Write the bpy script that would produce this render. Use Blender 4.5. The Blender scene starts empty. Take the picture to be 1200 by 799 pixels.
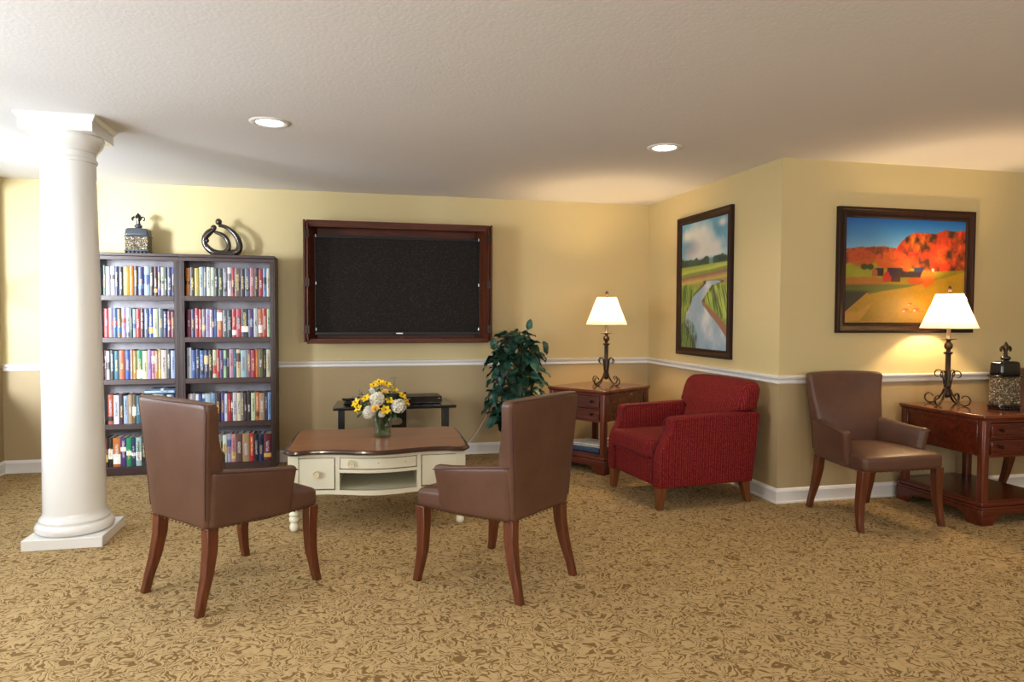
import bpy, math, random
import numpy as np
from mathutils import Vector, Matrix
random.seed(7)
PI = math.pi
SC = bpy.context.scene
COL = SC.collection

# ------------------------------------------------------------ colours / materials
def lin(c):
    return tuple((v/255/12.92 if v/255 <= .04045 else ((v/255+.055)/1.055)**2.4) for v in c)
class NT:
    def __init__(s, name):
        s.m = bpy.data.materials.new(name); s.m.use_nodes = True
        s.t = s.m.node_tree; s.n = s.t.nodes; s.b = s.n['Principled BSDF']; s.out = s.n['Material Output']
    def node(s, typ, **kw):
        nd = s.n.new(typ)
        for k, v in kw.items(): setattr(nd, k, v)
        return nd
    def link(s, a, b): s.t.links.new(a, b)
    def setv(s, **kw):
        for k, v in kw.items(): s.b.inputs[k.replace('_', ' ')].default_value = v
    def coord(s, out='Object', scale=(1, 1, 1)):
        tc = s.node('ShaderNodeTexCoord'); mp = s.node('ShaderNodeMapping')
        mp.inputs['Scale'].default_value = scale; s.link(tc.outputs[out], mp.inputs['Vector'])
        return mp.outputs['Vector']
    def noise(s, vec, scale, detail=3, rough=.5, dist=0):
        nz = s.node('ShaderNodeTexNoise'); nz.inputs['Scale'].default_value = scale
        nz.inputs['Detail'].default_value = detail; nz.inputs['Roughness'].default_value = rough
        nz.inputs['Distortion'].default_value = dist; s.link(vec, nz.inputs['Vector'])
        return nz.outputs['Fac']
    def math(s, op, a, b=None, c=None):
        m = s.node('ShaderNodeMath', operation=op)
        for i, v in enumerate((a, b, c)):
            if v is None: continue
            if isinstance(v, (int, float)): m.inputs[i].default_value = v
            else: s.link(v, m.inputs[i])
        return m.outputs[0]
    def ramp(s, fac, stops, interp='LINEAR'):
        r = s.node('ShaderNodeValToRGB'); r.color_ramp.interpolation = interp
        el = r.color_ramp.elements
        while len(el) < len(stops): el.new(.5)
        for e, (p, c) in zip(el, stops): e.position = p; e.color = (*lin(c), 1)
        s.link(fac, r.inputs[0]); return r.outputs[0]
    def bump(s, h, strength=.3, dist=.002):
        b = s.node('ShaderNodeBump'); b.inputs['Strength'].default_value = strength
        b.inputs['Distance'].default_value = dist; s.link(h, b.inputs['Height'])
        s.link(b.outputs[0], s.b.inputs['Normal'])
    def col(s, o): s.link(o, s.b.inputs['Base Color'])

def plain(name, c, rough=.5, metal=0, bump=None, coat=0, vary=.0, spec=.5):
    M = NT(name); M.setv(Roughness=rough, Metallic=metal)
    M.b.inputs['Specular IOR Level'].default_value = spec
    if coat: M.b.inputs['Coat Weight'].default_value = coat
    v = M.coord()
    if vary:
        f = M.noise(v, 9, 4)
        a = tuple(max(0, x*(1-vary)) for x in c); b = tuple(min(255, x*(1+vary)) for x in c)
        M.col(M.ramp(f, [(.3, a), (.7, b)]))
    else: M.b.inputs['Base Color'].default_value = (*lin(c), 1)
    if bump: M.bump(M.noise(v, bump[0], 3), bump[1], bump[2])
    return M.m
def wood(name, dark, light, axis=0, rough=.35, scale=1., coat=.15):
    M = NT(name); sc = [34, 34, 34]; sc[axis] = 3.0
    v = M.coord('Object', tuple(k*scale for k in sc))
    f = M.noise(v, 1.0, 6, .62, .8)
    M.col(M.ramp(f, [(.28, dark), (.72, light)]))
    M.setv(Roughness=rough); M.b.inputs['Specular IOR Level'].default_value = .5 if coat else .22; M.b.inputs['Coat Weight'].default_value = coat
    M.b.inputs['Coat Roughness'].default_value = .2
    M.bump(f, .08, .001); return M.m

MAT = {}
MAT['wall_up'] = plain('wall_paint_upper', (204, 186, 137), .55, bump=(160, .12, .001))
MAT['wall_lo'] = plain('wall_paint_lower', (172, 151, 112), .55, bump=(160, .12, .001))
MAT['trim'] = plain('white_gloss_trim', (232, 230, 226), .3)
MAT['column'] = plain('column_gloss_paint', (230, 229, 225), .22, coat=.3)
def ceiling_mat():
    M = NT('ceiling_stipple'); v = M.coord()
    M.setv(Roughness=.85); M.b.inputs['Base Color'].default_value = (*lin((226, 224, 222)), 1)
    a = M.noise(v, 55, 4, .6); b = M.noise(v, 9, 3, .5)
    M.bump(M.math('ADD', a, M.math('MULTIPLY', b, .6)), .35, .004); return M.m
MAT['ceiling'] = ceiling_mat()
def carpet_mat():
    M = NT('scrolled_carpet'); v = M.coord()
    # swirling scroll lines: contour bands of a warped field
    w = M.node('ShaderNodeTexNoise'); w.inputs['Scale'].default_value = 12; w.inputs['Detail'].default_value = 1
    M.link(v, w.inputs['Vector'])
    mix = M.node('ShaderNodeVectorMath', operation='MULTIPLY_ADD')
    M.link(w.outputs['Color'], mix.inputs[0]); mix.inputs[1].default_value = (.16, .16, 0); M.link(v, mix.inputs[2])
    f = M.noise(mix.outputs[0], 21, .6, .5, .5)
    brk = M.noise(v, 40, 1)
    dd = M.math('ADD', M.math('ABSOLUTE', M.math('SUBTRACT', M.math('FRACT', M.math('MULTIPLY', f, 5.5)), .5)), M.math('MULTIPLY', M.math('SUBTRACT', brk, .5), .55))
    line = M.math('MULTIPLY', M.math('SUBTRACT', .17, dd), 8)
    g = M.noise(v, 420, 2, .7)
    c1 = M.ramp(M.math('ADD', M.math('MULTIPLY', line, .5), .5), [(.40, (206, 177, 128)), (.62, (140, 112, 71))])
    mx = M.node('ShaderNodeMix', data_type='RGBA', blend_type='MULTIPLY'); mx.inputs[0].default_value = .75
    M.link(c1, mx.inputs[6]); M.link(M.ramp(g, [(.3, (170, 164, 155)), (.7, (255, 255, 255))]), mx.inputs[7])
    M.col(mx.outputs[2]); M.setv(Roughness=.95); M.b.inputs['Specular IOR Level'].default_value = .1
    M.bump(M.math('SUBTRACT', g, M.math('MULTIPLY', line, .35)), .5, .004); return M.m
MAT['carpet'] = carpet_mat()
def leather():
    M = NT('brown_leather'); v = M.coord()
    f = M.noise(v, 6, 4, .6)
    M.col(M.ramp(f, [(.25, (80, 52, 39)), (.75, (98, 66, 50))]))
    M.setv(Roughness=.42); M.b.inputs['Specular IOR Level'].default_value = .45
    vo = M.node('ShaderNodeTexVoronoi'); vo.inputs['Scale'].default_value = 330; M.link(v, vo.inputs['Vector'])
    big = M.noise(v, 10, 3)
    M.bump(M.math('ADD', M.math('MULTIPLY', vo.outputs['Distance'], .25), big), .22, .004); return M.m
MAT['leather'] = leather()
MAT['piping'] = plain('leather_piping', (70, 42, 33), .45)
MAT['legwood'] = wood('chair_leg_wood', (68, 30, 14), (112, 56, 28), 2, .35)
MAT['nail'] = plain('nailhead', (92, 70, 52), .35, .8)
def redfab(name, side):
    M = NT(name); tc = M.node('ShaderNodeTexCoord'); sx = M.node('ShaderNodeSeparateXYZ'); M.link(tc.outputs['Object'], sx.inputs[0])
    sn = M.node('ShaderNodeSeparateXYZ'); M.link(tc.outputs['Normal'], sn.inputs[0])
    isx = M.math('GREATER_THAN', M.math('ABSOLUTE', sn.outputs[0]), .62)
    mix = M.node('ShaderNodeMix', data_type='FLOAT'); M.link(isx, mix.inputs[0]); M.link(sx.outputs[0], mix.inputs[2]); M.link(sx.outputs[1], mix.inputs[3])
    u = mix.outputs[0]
    st = M.math('PINGPONG', M.math('MULTIPLY', u, 60), .5)
    thin = M.math('GREATER_THAN', st, .41)
    v = M.coord()
    fl = M.noise(v, 120, 2); wide = M.math('SINE', M.math('MULTIPLY', u, 260))
    base = M.ramp(M.math('ADD', M.math('MULTIPLY', wide, .25), fl), [(.2, (92, 14, 18)), (.9, (122, 26, 26))])
    mx = M.node('ShaderNodeMix', data_type='RGBA'); M.link(M.math('MULTIPLY', thin, M.math('GREATER_THAN', fl, .47)), mx.inputs[0])
    M.link(base, mx.inputs[6]); mx.inputs[7].default_value = (*lin((152, 62, 50)), 1)
    M.col(mx.outputs[2]); M.setv(Roughness=.85); M.b.inputs['Specular IOR Level'].default_value = .2
    pass
    M.bump(M.noise(v, 350, 2), .35, .002); return M.m
MAT['red'] = redfab('red_pinstripe_fabric', 0)
MAT['redpipe'] = plain('red_piping', (84, 16, 20), .8)
MAT['armleg'] = wood('armchair_leg_wood', (96, 54, 28), (130, 78, 44), 2, .45, 1, 0)
MAT['esp'] = wood('espresso_wood', (42, 23, 20), (60, 36, 32), 0, .42, 1, .05)
MAT['espv'] = wood('espresso_wood_upright', (38, 21, 19), (56, 34, 30), 2, .42, 1, .05)
MAT['espback'] = plain('bookcase_back_panel', (120, 114, 120), .4, bump=(90, .3, .002), vary=.12)
MAT['tvwood'] = wood('walnut_case_wood', (60, 28, 15), (98, 48, 26), 0, .4, 1, 0)
MAT['tvwoodv'] = wood('walnut_case_wood_upright', (60, 28, 15), (98, 48, 26), 2, .4, 1, 0)
MAT['cherry'] = wood('cherry_wood', (64, 20, 9), (102, 38, 17), 0, .25, 1, .3)
MAT['cherryv'] = wood('cherry_wood_upright', (66, 22, 9), (108, 44, 20), 2, .28, 1, .25)
MAT['cherrytop'] = wood('cherry_wood_top', (88, 38, 16), (122, 58, 27), 0, .16, .7, .5)
MAT['coffeetop'] = wood('coffee_table_top_wood', (108, 58, 28), (146, 86, 47), 0, .3, .5, .35)
MAT['coffeeedge'] = plain('coffee_table_dark_edge', (58, 30, 20), .25, coat=.4)
MAT['cream'] = plain('cream_paint', (232, 228, 204), .4, coat=.1)
MAT['knobcream'] = plain('aged_cream_knob', (216, 206, 170), .4, vary=.08)
MAT['blackgloss'] = plain('black_gloss', (14, 13, 13), .16, coat=.2)
MAT['blacksatin'] = plain('black_satin', (20, 17, 16), .35)
MAT['knobmetal'] = plain('dark_bronze_knob', (40, 32, 28), .3, .8)
MAT['bronze'] = plain('lamp_bronze', (74, 58, 44), .35, .75, bump=(80, .3, .001), vary=.25)
MAT['brass'] = plain('pale_metal', (190, 170, 140), .3, .9)
MAT['steel'] = plain('steel', (170, 170, 172), .3, .9)
MAT['sculpt'] = plain('dark_carved_stone', (44, 34, 28), .22, bump=(30, .15, .002), coat=.4)
MAT['slate'] = plain('slate_glaze', (62, 68, 76), .25, .2, coat=.4)
MAT['darkglaze'] = plain('black_metallic_glaze', (28, 26, 30), .12, .6, coat=.6)
def mosaic():
    M = NT('pebble_mosaic'); v = M.coord()
    vo = M.node('ShaderNodeTexVoronoi'); vo.inputs['Scale'].default_value = 150; M.link(v, vo.inputs['Vector'])
    sp = M.node('ShaderNodeSeparateColor'); M.link(vo.outputs['Color'], sp.inputs[0])
    M.col(M.ramp(sp.outputs[0], [(.0, (34, 27, 22)), (.3, (78, 64, 46)), (.55, (118, 100, 70)), (.8, (160, 144, 108)), (.95, (214, 204, 176))], 'CONSTANT'))
    M.setv(Roughness=.3); M.bump(M.math('MULTIPLY', vo.outputs['Distance'], -1), .8, .004); return M.m
MAT['mosaic'] = mosaic()
def screen_mat():
    M = NT('tv_screen'); v = M.coord()
    f = M.noise(v, 130, 2, .8)
    M.col(M.ramp(f, [(.35, (10, 7, 6)), (.6, (28, 21, 17)), (.72, (84, 70, 58))])); M.setv(Roughness=.5)
    M.b.inputs['Specular IOR Level'].default_value = .15; return M.m
MAT['screen'] = screen_mat()
MAT['terracotta'] = plain('terracotta', (150, 74, 44), .7, vary=.12)
MAT['soil'] = plain('soil', (44, 32, 24), .95, bump=(60, .8, .01))
def leafmat(name, a, b):
    M = NT(name); v = M.coord(); f = M.noise(v, 13, 2, .5)
    M.col(M.ramp(f, [(.32, a), (.5, b), (.7, tuple(min(255, int(x*1.25+12)) for x in b))])); M.setv(Roughness=.4)
    return M.m
MAT['leaf'] = leafmat('silk_leaf_green', (8, 36, 30), (26, 74, 62))
MAT['leafdark'] = leafmat('silk_leaf_dark', (8, 26, 18), (18, 48, 34))
MAT['stem'] = plain('plant_stem', (92, 84, 44), .7)
MAT['twig'] = plain('dry_twig', (84, 62, 34), .8)
MAT['stemgreen'] = plain('cut_flower_stem', (54, 92, 38), .5)
MAT['flowerleaf'] = plain('flower_leaf', (46, 84, 40), .5, vary=.2)
MAT['petalyellow'] = plain('yellow_petal', (250, 204, 22), .5, vary=.07)
MAT['petalorange'] = plain('orange_petal', (252, 206, 122), .5, vary=.06)
MAT['petalwhite'] = plain('white_petal', (226, 223, 206), .8)
MAT['anther'] = plain('anther', (120, 66, 20), .7)
MAT['cord'] = plain('white_cord', (214, 210, 200), .5)
MAT['paper'] = plain('book_pages', (214, 204, 180), .9)
def glassmat(name, tint=(1, 1, 1), transp=.85, rough=.02):
    M = NT(name); M.n.remove(M.b)
    g = M.node('ShaderNodeBsdfGlossy'); g.inputs['Roughness'].default_value = rough
    t = M.node('ShaderNodeBsdfTransparent'); t.inputs[0].default_value = (*tint, 1)
    mx = M.node('ShaderNodeMixShader'); lw = M.node('ShaderNodeLayerWeight'); lw.inputs['Blend'].default_value = .5; fr = M.math('MULTIPLY', M.math('POWER', lw.outputs['Facing'], 5.0), .9)
    M.link(M.math('ADD', fr, 1.0-transp), mx.inputs[0]); M.link(t.outputs[0], mx.inputs[1]); M.link(g.outputs[0], mx.inputs[2])
    M.link(mx.outputs[0], M.out.inputs[0]); return M.m
MAT['pane'] = glassmat('window_glass', (1, 1, 1), .96)
MAT['vaseglass'] = glassmat('vase_glass', (.92, .96, .92), .96)
MAT['water'] = glassmat('vase_water', (.80, .88, .74), .96)
def shade_mat():
    M = NT('pleated_lampshade'); M.n.remove(M.b)
    tc = M.node('ShaderNodeTexCoord'); sx = M.node('ShaderNodeSeparateXYZ'); M.link(tc.outputs['Object'], sx.inputs[0])
    ang = M.math('ARCTAN2', sx.outputs[1], sx.outputs[0]); s = M.math('SINE', M.math('MULTIPLY', ang, 90))
    c = M.ramp(M.math('ADD', M.math('MULTIPLY', s, .5), .5), [(0, (196, 176, 146)), (1, (226, 210, 182))])
    d = M.node('ShaderNodeBsdfDiffuse'); t = M.node('ShaderNodeBsdfTranslucent'); M.link(c, d.inputs[0]); M.link(c, t.inputs[0])
    mx = M.node('ShaderNodeMixShader'); mx.inputs[0].default_value = .42
    M.link(d.outputs[0], mx.inputs[1]); M.link(t.outputs[0], mx.inputs[2]); M.link(mx.outputs[0], M.out.inputs[0]); return M.m
MAT['shade'] = shade_mat()
def emis(name, c, s):
    M = NT(name); M.b.inputs['Base Color'].default_value = (0, 0, 0, 1)
    M.b.inputs['Emission Color'].default_value = (*c, 1); M.b.inputs['Emission Strength'].default_value = s; return M.m
MAT['bulb'] = emis('glowing_bulb', (1, .85, .6), 30)
MAT['lens'] = emis('downlight_lens', (1, .93, .8), 14)

# ------------------------------------------------------------ mesh tools
class MB:
    def __init__(s): s.v = []; s.f = []; s.mi = []
    def add(s, vs, fs, mi=0, T=None):
        o = len(s.v)
        for p in vs:
            p = Vector(p); s.v.append(tuple(T @ p) if T is not None else tuple(p))
        for f in fs: s.f.append(tuple(o+i for i in f)); s.mi.append(mi)
        return s
    def box(s, x0, x1, y0, y1, z0, z1, mi=0, T=None):
        vs = [(x, y, z) for z in (z0, z1) for y in (y0, y1) for x in (x0, x1)]
        return s.add(vs, [(0, 2, 3, 1), (4, 5, 7, 6), (0, 1, 5, 4), (2, 6, 7, 3), (0, 4, 6, 2), (1, 3, 7, 5)], mi, T)
    def prism(s, poly, a, b, axis='z', mi=0, T=None):
        """extrude a 2D polygon between a and b along axis; polygon coords are the two other axes in order"""
        def P(u, v, w):
            return {'z': (u, v, w), 'y': (u, w, v), 'x': (w, u, v)}[axis]
        n = len(poly); vs = [P(u, v, a) for u, v in poly]+[P(u, v, b) for u, v in poly]
        fs = [(i, (i+1) % n, n+(i+1) % n, n+i) for i in range(n)]+[tuple(range(n))[::-1], tuple(range(n, 2*n))]
        return s.add(vs, fs, mi, T)
    def lathe(s, prof, seg=32, c=(0, 0, 0), mi=0, T=None, cap=True):
        vs = []; fs = []
        for r, z in prof:
            for i in range(seg):
                a = 2*PI*i/seg; vs.append((c[0]+r*math.cos(a), c[1]+r*math.sin(a), c[2]+z))
        for k in range(len(prof)-1):
            for i in range(seg):
                j = (i+1) % seg; fs.append((k*seg+i, k*seg+j, (k+1)*seg+j, (k+1)*seg+i))
        if cap:
            fs.append(tuple(range(seg))[::-1]); fs.append(tuple((len(prof)-1)*seg+i for i in range(seg)))
        return s.add(vs, fs, mi, T)
    def tube(s, pts, r, seg=8, mi=0, T=None, flat=None, up=None):
        pts = [Vector(p) for p in pts]; n = len(pts)
        rr = r if isinstance(r, (list, tuple)) else [r]*n
        vs = []; fs = []; prev = None
        for i, p in enumerate(pts):
            t = (pts[min(i+1, n-1)]-pts[max(i-1, 0)]).normalized()
            if up is not None: a = Vector(up).cross(t).normalized()
            else:
                if prev is None: a = t.orthogonal().normalized()
                else: a = (prev-t*prev.dot(t)).normalized()
            prev = a; b = t.cross(a)
            for k in range(seg):
                an = 2*PI*k/seg; f1, f2 = flat if flat else (1, 1)
                vs.append(p+(a*math.cos(an)*f1+b*math.sin(an)*f2)*rr[i])
        for i in range(n-1):
            for k in range(seg):
                j = (k+1) % seg; fs.append((i*seg+k, i*seg+j, (i+1)*seg+j, (i+1)*seg+k))
        fs.append(tuple(range(seg))[::-1]); fs.append(tuple((n-1)*seg+k for k in range(seg)))
        return s.add(vs, fs, mi, T)
    def loftsq(s, secs, mi=0, T=None):
        """secs: (cx, cy, z, hx, hy) square sections"""
        vs = []; fs = []
        for cx, cy, z, hx, hy in secs:
            vs += [(cx-hx, cy-hy, z), (cx+hx, cy-hy, z), (cx+hx, cy+hy, z), (cx-hx, cy+hy, z)]
        for i in range(len(secs)-1):
            for k in range(4):
                j = (k+1) % 4; fs.append((i*4+k, i*4+j, i*4+4+j, i*4+4+k))
        fs.append((3, 2, 1, 0)); n = len(secs)*4; fs.append((n-4, n-3, n-2, n-1))
        return s.add(vs, fs, mi, T)
    def rbox(s, size, r=.03, k=4, m=6, fn=None, mi=0, T=None):
        """rounded box on [-.5,.5]^3*size; fn(u,v,w,x,y,z) deforms, u,v,w in -1..1"""
        h = [d/2 for d in size]; rr = [min(r, a*.98) for a in h]; rad = min(rr)
        def ax(a):
            e = [-a+rad*(1-math.cos(PI/2*i/k)) for i in range(k)]
            mid = [(-a+rad)+(2*a-2*rad)*i/m for i in range(m+1)]
            return e+mid+[-x for x in e[::-1]]
        A = [ax(a) for a in h]; N = [len(a)-1 for a in A]
        idx = {}; vs = []
        def V(i, j, l):
            key = (i, j, l)
            if key not in idx:
                p = [A[0][i], A[1][j], A[2][l]]
                q = [max(-a+rad, min(a-rad, c)) for c, a in zip(p, h)]
                d = Vector([a-b for a, b in zip(p, q)])
                # cube-surface to sphere mapping
                if d.length > 1e-9:
                    x, y, z = [c/rad for c in d]
                    d = Vector((x*math.sqrt(max(0, 1-y*y/2-z*z/2+y*y*z*z/3)), y*math.sqrt(max(0, 1-z*z/2-x*x/2+z*z*x*x/3)), z*math.sqrt(max(0, 1-x*x/2-y*y/2+x*x*y*y/3))))*rad
                P = Vector(q)+d
                if fn: P = Vector(fn(P.x/h[0], P.y/h[1], P.z/h[2], P.x, P.y, P.z))
                idx[key] = len(vs); vs.append(P)
            return idx[key]
        fs = []
        for l, fl in ((0, 1), (N[2], 0)):
            for i in range(N[0]):
                for j in range(N[1]):
                    q = [V(i, j, l), V(i+1, j, l), V(i+1, j+1, l), V(i, j+1, l)]; fs.append(tuple(q[::-1] if fl else q))
        for j, fl in ((0, 0), (N[1], 1)):
            for i in range(N[0]):
                for l in range(N[2]):
                    q = [V(i, j, l), V(i+1, j, l), V(i+1, j, l+1), V(i, j, l+1)]; fs.append(tuple(q[::-1] if fl else q))
        for i, fl in ((0, 1), (N[0], 0)):
            for j in range(N[1]):
                for l in range(N[2]):
                    q = [V(i, j, l), V(i, j+1, l), V(i, j+1, l+1), V(i, j, l+1)]; fs.append(tuple(q[::-1] if fl else q))
        return s.add(vs, fs, mi, T)
    def slab(s, x0, x1, z0, z1, yf, th, n=16, mi=0, z0f=None, T=None):
        """upright slab whose front follows y=yf(x)"""
        vs = []; fs = []
        for i in range(n+1):
            x = x0+(x1-x0)*i/n; y = yf(x); zb = z0f(x) if z0f else z0
            vs += [(x, y, zb), (x, y, z1), (x, y+th, z1), (x, y+th, zb)]
        for i in range(n):
            for k in range(4):
                j = (k+1) % 4; fs.append((i*4+k, i*4+4+k, i*4+4+j, i*4+j))
        fs.append((0, 1, 2, 3)); b = n*4; fs.append((b+3, b+2, b+1, b))
        return s.add(vs, fs, mi, T)
    def build(s, name, mats, parent=None, smooth=35, bevel=0, loc=None, rotz=0):
        me = bpy.data.meshes.new(name); me.from_pydata([tuple(v) for v in s.v], [], s.f)
        if not isinstance(mats, (list, tuple)): mats = [mats]
        for m in mats: me.materials.append(MAT[m] if isinstance(m, str) else m)
        me.polygons.foreach_set('material_index', s.mi)
        me.validate(); me.update()
        if smooth:
            me.polygons.foreach_set('use_smooth', [True]*len(me.polygons))
            me.set_sharp_from_angle(angle=math.radians(smooth))
        o = bpy.data.objects.new(name, me); COL.objects.link(o)
        if parent: o.parent = parent
        if loc: o.location = loc
        if rotz: o.rotation_euler.z = rotz
        if bevel:
            bv = o.modifiers.new('edge', 'BEVEL'); bv.width = bevel; bv.segments = 2; bv.limit_method = 'ANGLE'; bv.angle_limit = .7
        return o
LABELS = {}
def tag(o, label, cat, group=None):
    n = len(label.split()); assert 4 <= n <= 16, (n, label)
    if label in LABELS: print('DUPLICATE LABEL', label)
    LABELS[label] = 1
    o['label'] = label; o['category'] = cat
    if group: o['group'] = group
    return o
def thing(name, label, cat, loc=(0, 0, 0), rotz=0, group=None):
    o = bpy.data.objects.new(name, None); COL.objects.link(o); o.empty_display_size = .1
    o.location = loc; o.rotation_euler = (0, 0, rotz)
    return tag(o, label, cat, group)
def struct(o): o['kind'] = 'structure'; return o
def copy_tree(o, parent=None):
    c = o.copy(); COL.objects.link(c)
    if parent: c.parent = parent
    for ch in list(o.children): copy_tree(ch, c)
    return c

# ------------------------------------------------------------ room shell
H = 2.44; XL = -2.78; XC = 2.968; YR = -2.21; XR = 7.6; YB = -9.6; ZR = .88
def wallbox(mb, x0, x1, y0, y1, z0=0, z1=H):
    if z0 < ZR: mb.box(x0, x1, y0, y1, z0, min(z1, ZR), 1)
    if z1 > ZR: mb.box(x0, x1, y0, y1, max(z0, ZR), z1, 0)
W = ['wall_up', 'wall_lo']
m = MB(); wallbox(m, XL-.15, XC+.15, 0, .15); struct(m.build('wall_back', W, smooth=0))
m = MB(); wallbox(m, XC, XC+.15, YR+.15, 0); struct(m.build('wall_return', W, smooth=0))
m = MB(); wallbox(m, XC, XR+.15, YR, YR+.15); struct(m.build('wall_right_front', W, smooth=0))
m = MB(); wallbox(m, XR, XR+.15, YB, YR); struct(m.build('wall_right', W, smooth=0))
def wall_windows(mb, along, fixed0, fixed1, a0, a1, wins):
    """wall along axis with window openings (p0,p1,z0,z1)"""
    def bx(p0, p1, z0, z1):
        if along == 'y': wallbox(mb, fixed0, fixed1, p0, p1, z0, z1)
        else: wallbox(mb, p0, p1, fixed0, fixed1, z0, z1)
    cur = a0
    for p0, p1, z0, z1 in sorted(wins):
        bx(cur, p0, 0, H); bx(p0, p1, 0, z0); bx(p0, p1, z1, H); cur = p1
    bx(cur, a1, 0, H)
WL = [(-4.9, -3.3, .75, 2.2), (-2.9, -.16, .70, 2.34)]
m = MB(); wall_windows(m, 'y', XL-.15, XL, YB, 0, WL); struct(m.build('wall_left', W, smooth=0))
WB = [(-2.0, -.2, .8, 2.2), (1.2, 3.2, .8, 2.2), (4.6, 6.6, .8, 2.2)]
m = MB(); wall_windows(m, 'x', YB-.15, YB, XL-.15, XR+.15, WB); struct(m.build('wall_front', W, smooth=0))
m = MB(); m.box(XL-.15, XR+.15, YB-.15, .15, -.1, 0); struct(m.build('floor', 'carpet', smooth=0))
m = MB(); m.box(XL-.15, XR+.15, YB-.15, .15, H, H+.1); struct(m.build('ceiling', 'ceiling', smooth=0))
# unseen windows, put in to light the room
def window(n, along, f0, p0, p1, z0, z1):
    root = struct(bpy.data.objects.new('window_%d' % n, None)); COL.objects.link(root)
    c = ((p0+p1)/2, (z0+z1)/2); root.location = (f0, c[0], z0) if along == 'y' else (c[0], f0, z0)
    hw = (p1-p0)/2; h = z1-z0; t = .05
    fr = MB(); pn = MB()
    def bx(mb, a, b, e, f, d0, d1):
        if along == 'y': mb.box(d0, d1, a, b, e, f)
        else: mb.box(a, b, d0, d1, e, f)
    for a, b, e, f in ((-hw, -hw+t, 0, h), (hw-t, hw, 0, h), (-hw+t, hw-t, 0, t), (-hw+t, hw-t, h-t, h), (-.02, .02, t, h-t), (-hw+t, -.02, h/2-.02, h/2+.02), (.02, hw-t, h/2-.02, h/2+.02)):
        bx(fr, a, b, e, f, -.04, .04)
    bx(pn, -hw+t, hw-t, t, h-t, -.004, .004)
    o = fr.build('window_frame', 'trim', root, bevel=.004); o['kind'] = 'structure'
    o = pn.build('window_pane', 'pane', root, smooth=0); o['kind'] = 'structure'
for i, (a, b, e, f) in enumerate(WL): window(i+1, 'y', XL-.09, a, b, e, f)
for i, (a, b, e, f) in enumerate(WB): window(i+3, 'x', YB-.09, a, b, e, f)
# chair rails and baseboards: profiles swept along the walls with mitred ends
RAILP = [(0, .850), (.010, .852), (.016, .860), (.012, .868), (.014, .880), (.024, .888), (.030, .896), (.030, .906), (.022, .910), (0, .911)]
BASEP = [(0, 0), (.017, 0), (.017, .012), (.013, .016), (.013, .078), (.016, .084), (.012, .094), (.006, .104), (0, .107)]
def wall_run(name, P, Q, mp, mq, prof):
    mb = MB(); n = len(prof); vs = []
    for (V, mm) in ((P, mp), (Q, mq)):
        for o, z in prof: vs.append((V[0]+o*mm[0], V[1]+o*mm[1], z))
    fs = [(i, i+1, n+i+1, n+i) for i in range(n-1)]+[tuple(range(n))[::-1], tuple(range(n, 2*n))]
    mb.add(vs, fs); return struct(mb.build(name, 'trim', smooth=40))
RUNS = [('back', (XL, 0), (XC, 0), (1, -1), (-1, -1)), ('return', (XC, 0), (XC, YR), (-1, -1), (-1, -1)), ('right_front', (XC, YR), (XR, YR), (-1, -1), (-1, -1)),
        ('left', (XL, YB), (XL, 0), (1, 1), (1, -1)), ('right', (XR, YR), (XR, YB), (-1, -1), (-1, 1)), ('front', (XR, YB), (XL, YB), (-1, 1), (1, 1))]
for i, (nm, P, Q, a, b) in enumerate(RUNS):
    wall_run('baseboard_'+nm, P, Q, a, b, BASEP)
    if nm in ('back', 'return', 'right_front'): wall_run('trim_%d' % (i+1), P, Q, a, b, RAILP)

# ------------------------------------------------------------ column
col = thing('column', 'round white glossy column on a square plinth, left of the bookcases', 'column', (-1.572, -2.0, 0))
m = MB(); m.box(-.206, .206, -.206, .206, 0, .062); m.build('plinth', 'column', col, bevel=.004)
prof = [(.185, .062), (.198, .070), (.205, .085), (.203, .103), (.192, .116), (.182, .120), (.180, .128), (.184, .134), (.180, .145), (.172, .152), (.165, .165), (.163, .18)]
m = MB(); m.lathe(prof, 64); m.build('base_moulding', 'column', col, smooth=50)
m = MB(); m.lathe([(.163, .18)]+[(.163-.024*((t/12)**1.4), .18+t/12*(2.20-.18)) for t in range(1, 13)], 64); m.build('shaft', 'column', col, smooth=50)
cp = [(.139, 2.20), (.147, 2.203), (.150, 2.212), (.147, 2.222), (.140, 2.226), (.140, 2.26), (.148, 2.262), (.150, 2.272), (.158, 2.28), (.172, 2.30), (.182, 2.325), (.184, 2.345), (.180, 2.352)]
m = MB(); m.lathe(cp, 64); m.box(-.185, .185, -.185, .185, 2.352, 2.408); m.box(-.192, .192, -.192, .192, 2.408, 2.418)
m.loftsq([(0, 0, 2.418, .194, .194), (0, 0, 2.430, .203, .203), (0, 0, 2.44, .205, .205)]); m.build('capital', 'column', col, smooth=50)

# ------------------------------------------------------------ recessed ceiling lights
def downlight(x, y, label, i):
    t = thing('ceiling_light', label, 'ceiling light', (x, y, H), 0, 'recessed round ceiling lights')
    m = MB(); m.lathe([(.075, -.001), (.078, -.006), (.098, -.008), (.112, -.005), (.114, 0)], 48, cap=False); m.build('trim_ring', 'trim', t, smooth=60)
    m = MB(); m.lathe([(.0005, -.0035), (.070, -.0035), (.076, -.002)], 40, cap=False); m.build('lens', 'lens', t)
    L = bpy.data.lights.new('downlight_lamp', 'SPOT'); L.energy = DL; L.color = (1, .86, .68); L.spot_size = 2.5; L.spot_blend = .9; L.shadow_soft_size = .06
    o = bpy.data.objects.new('downlight_lamp', L); COL.objects.link(o); o.parent = t; o.location = (0, 0, -.03)
DL = 26
downlight(-.432, -2.278, 'lit round recessed ceiling light above the coffee table, nearer the column', 0)
downlight(2.04, -2.278, 'lit round recessed ceiling light above the red armchair', 1)
k = 0
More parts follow.
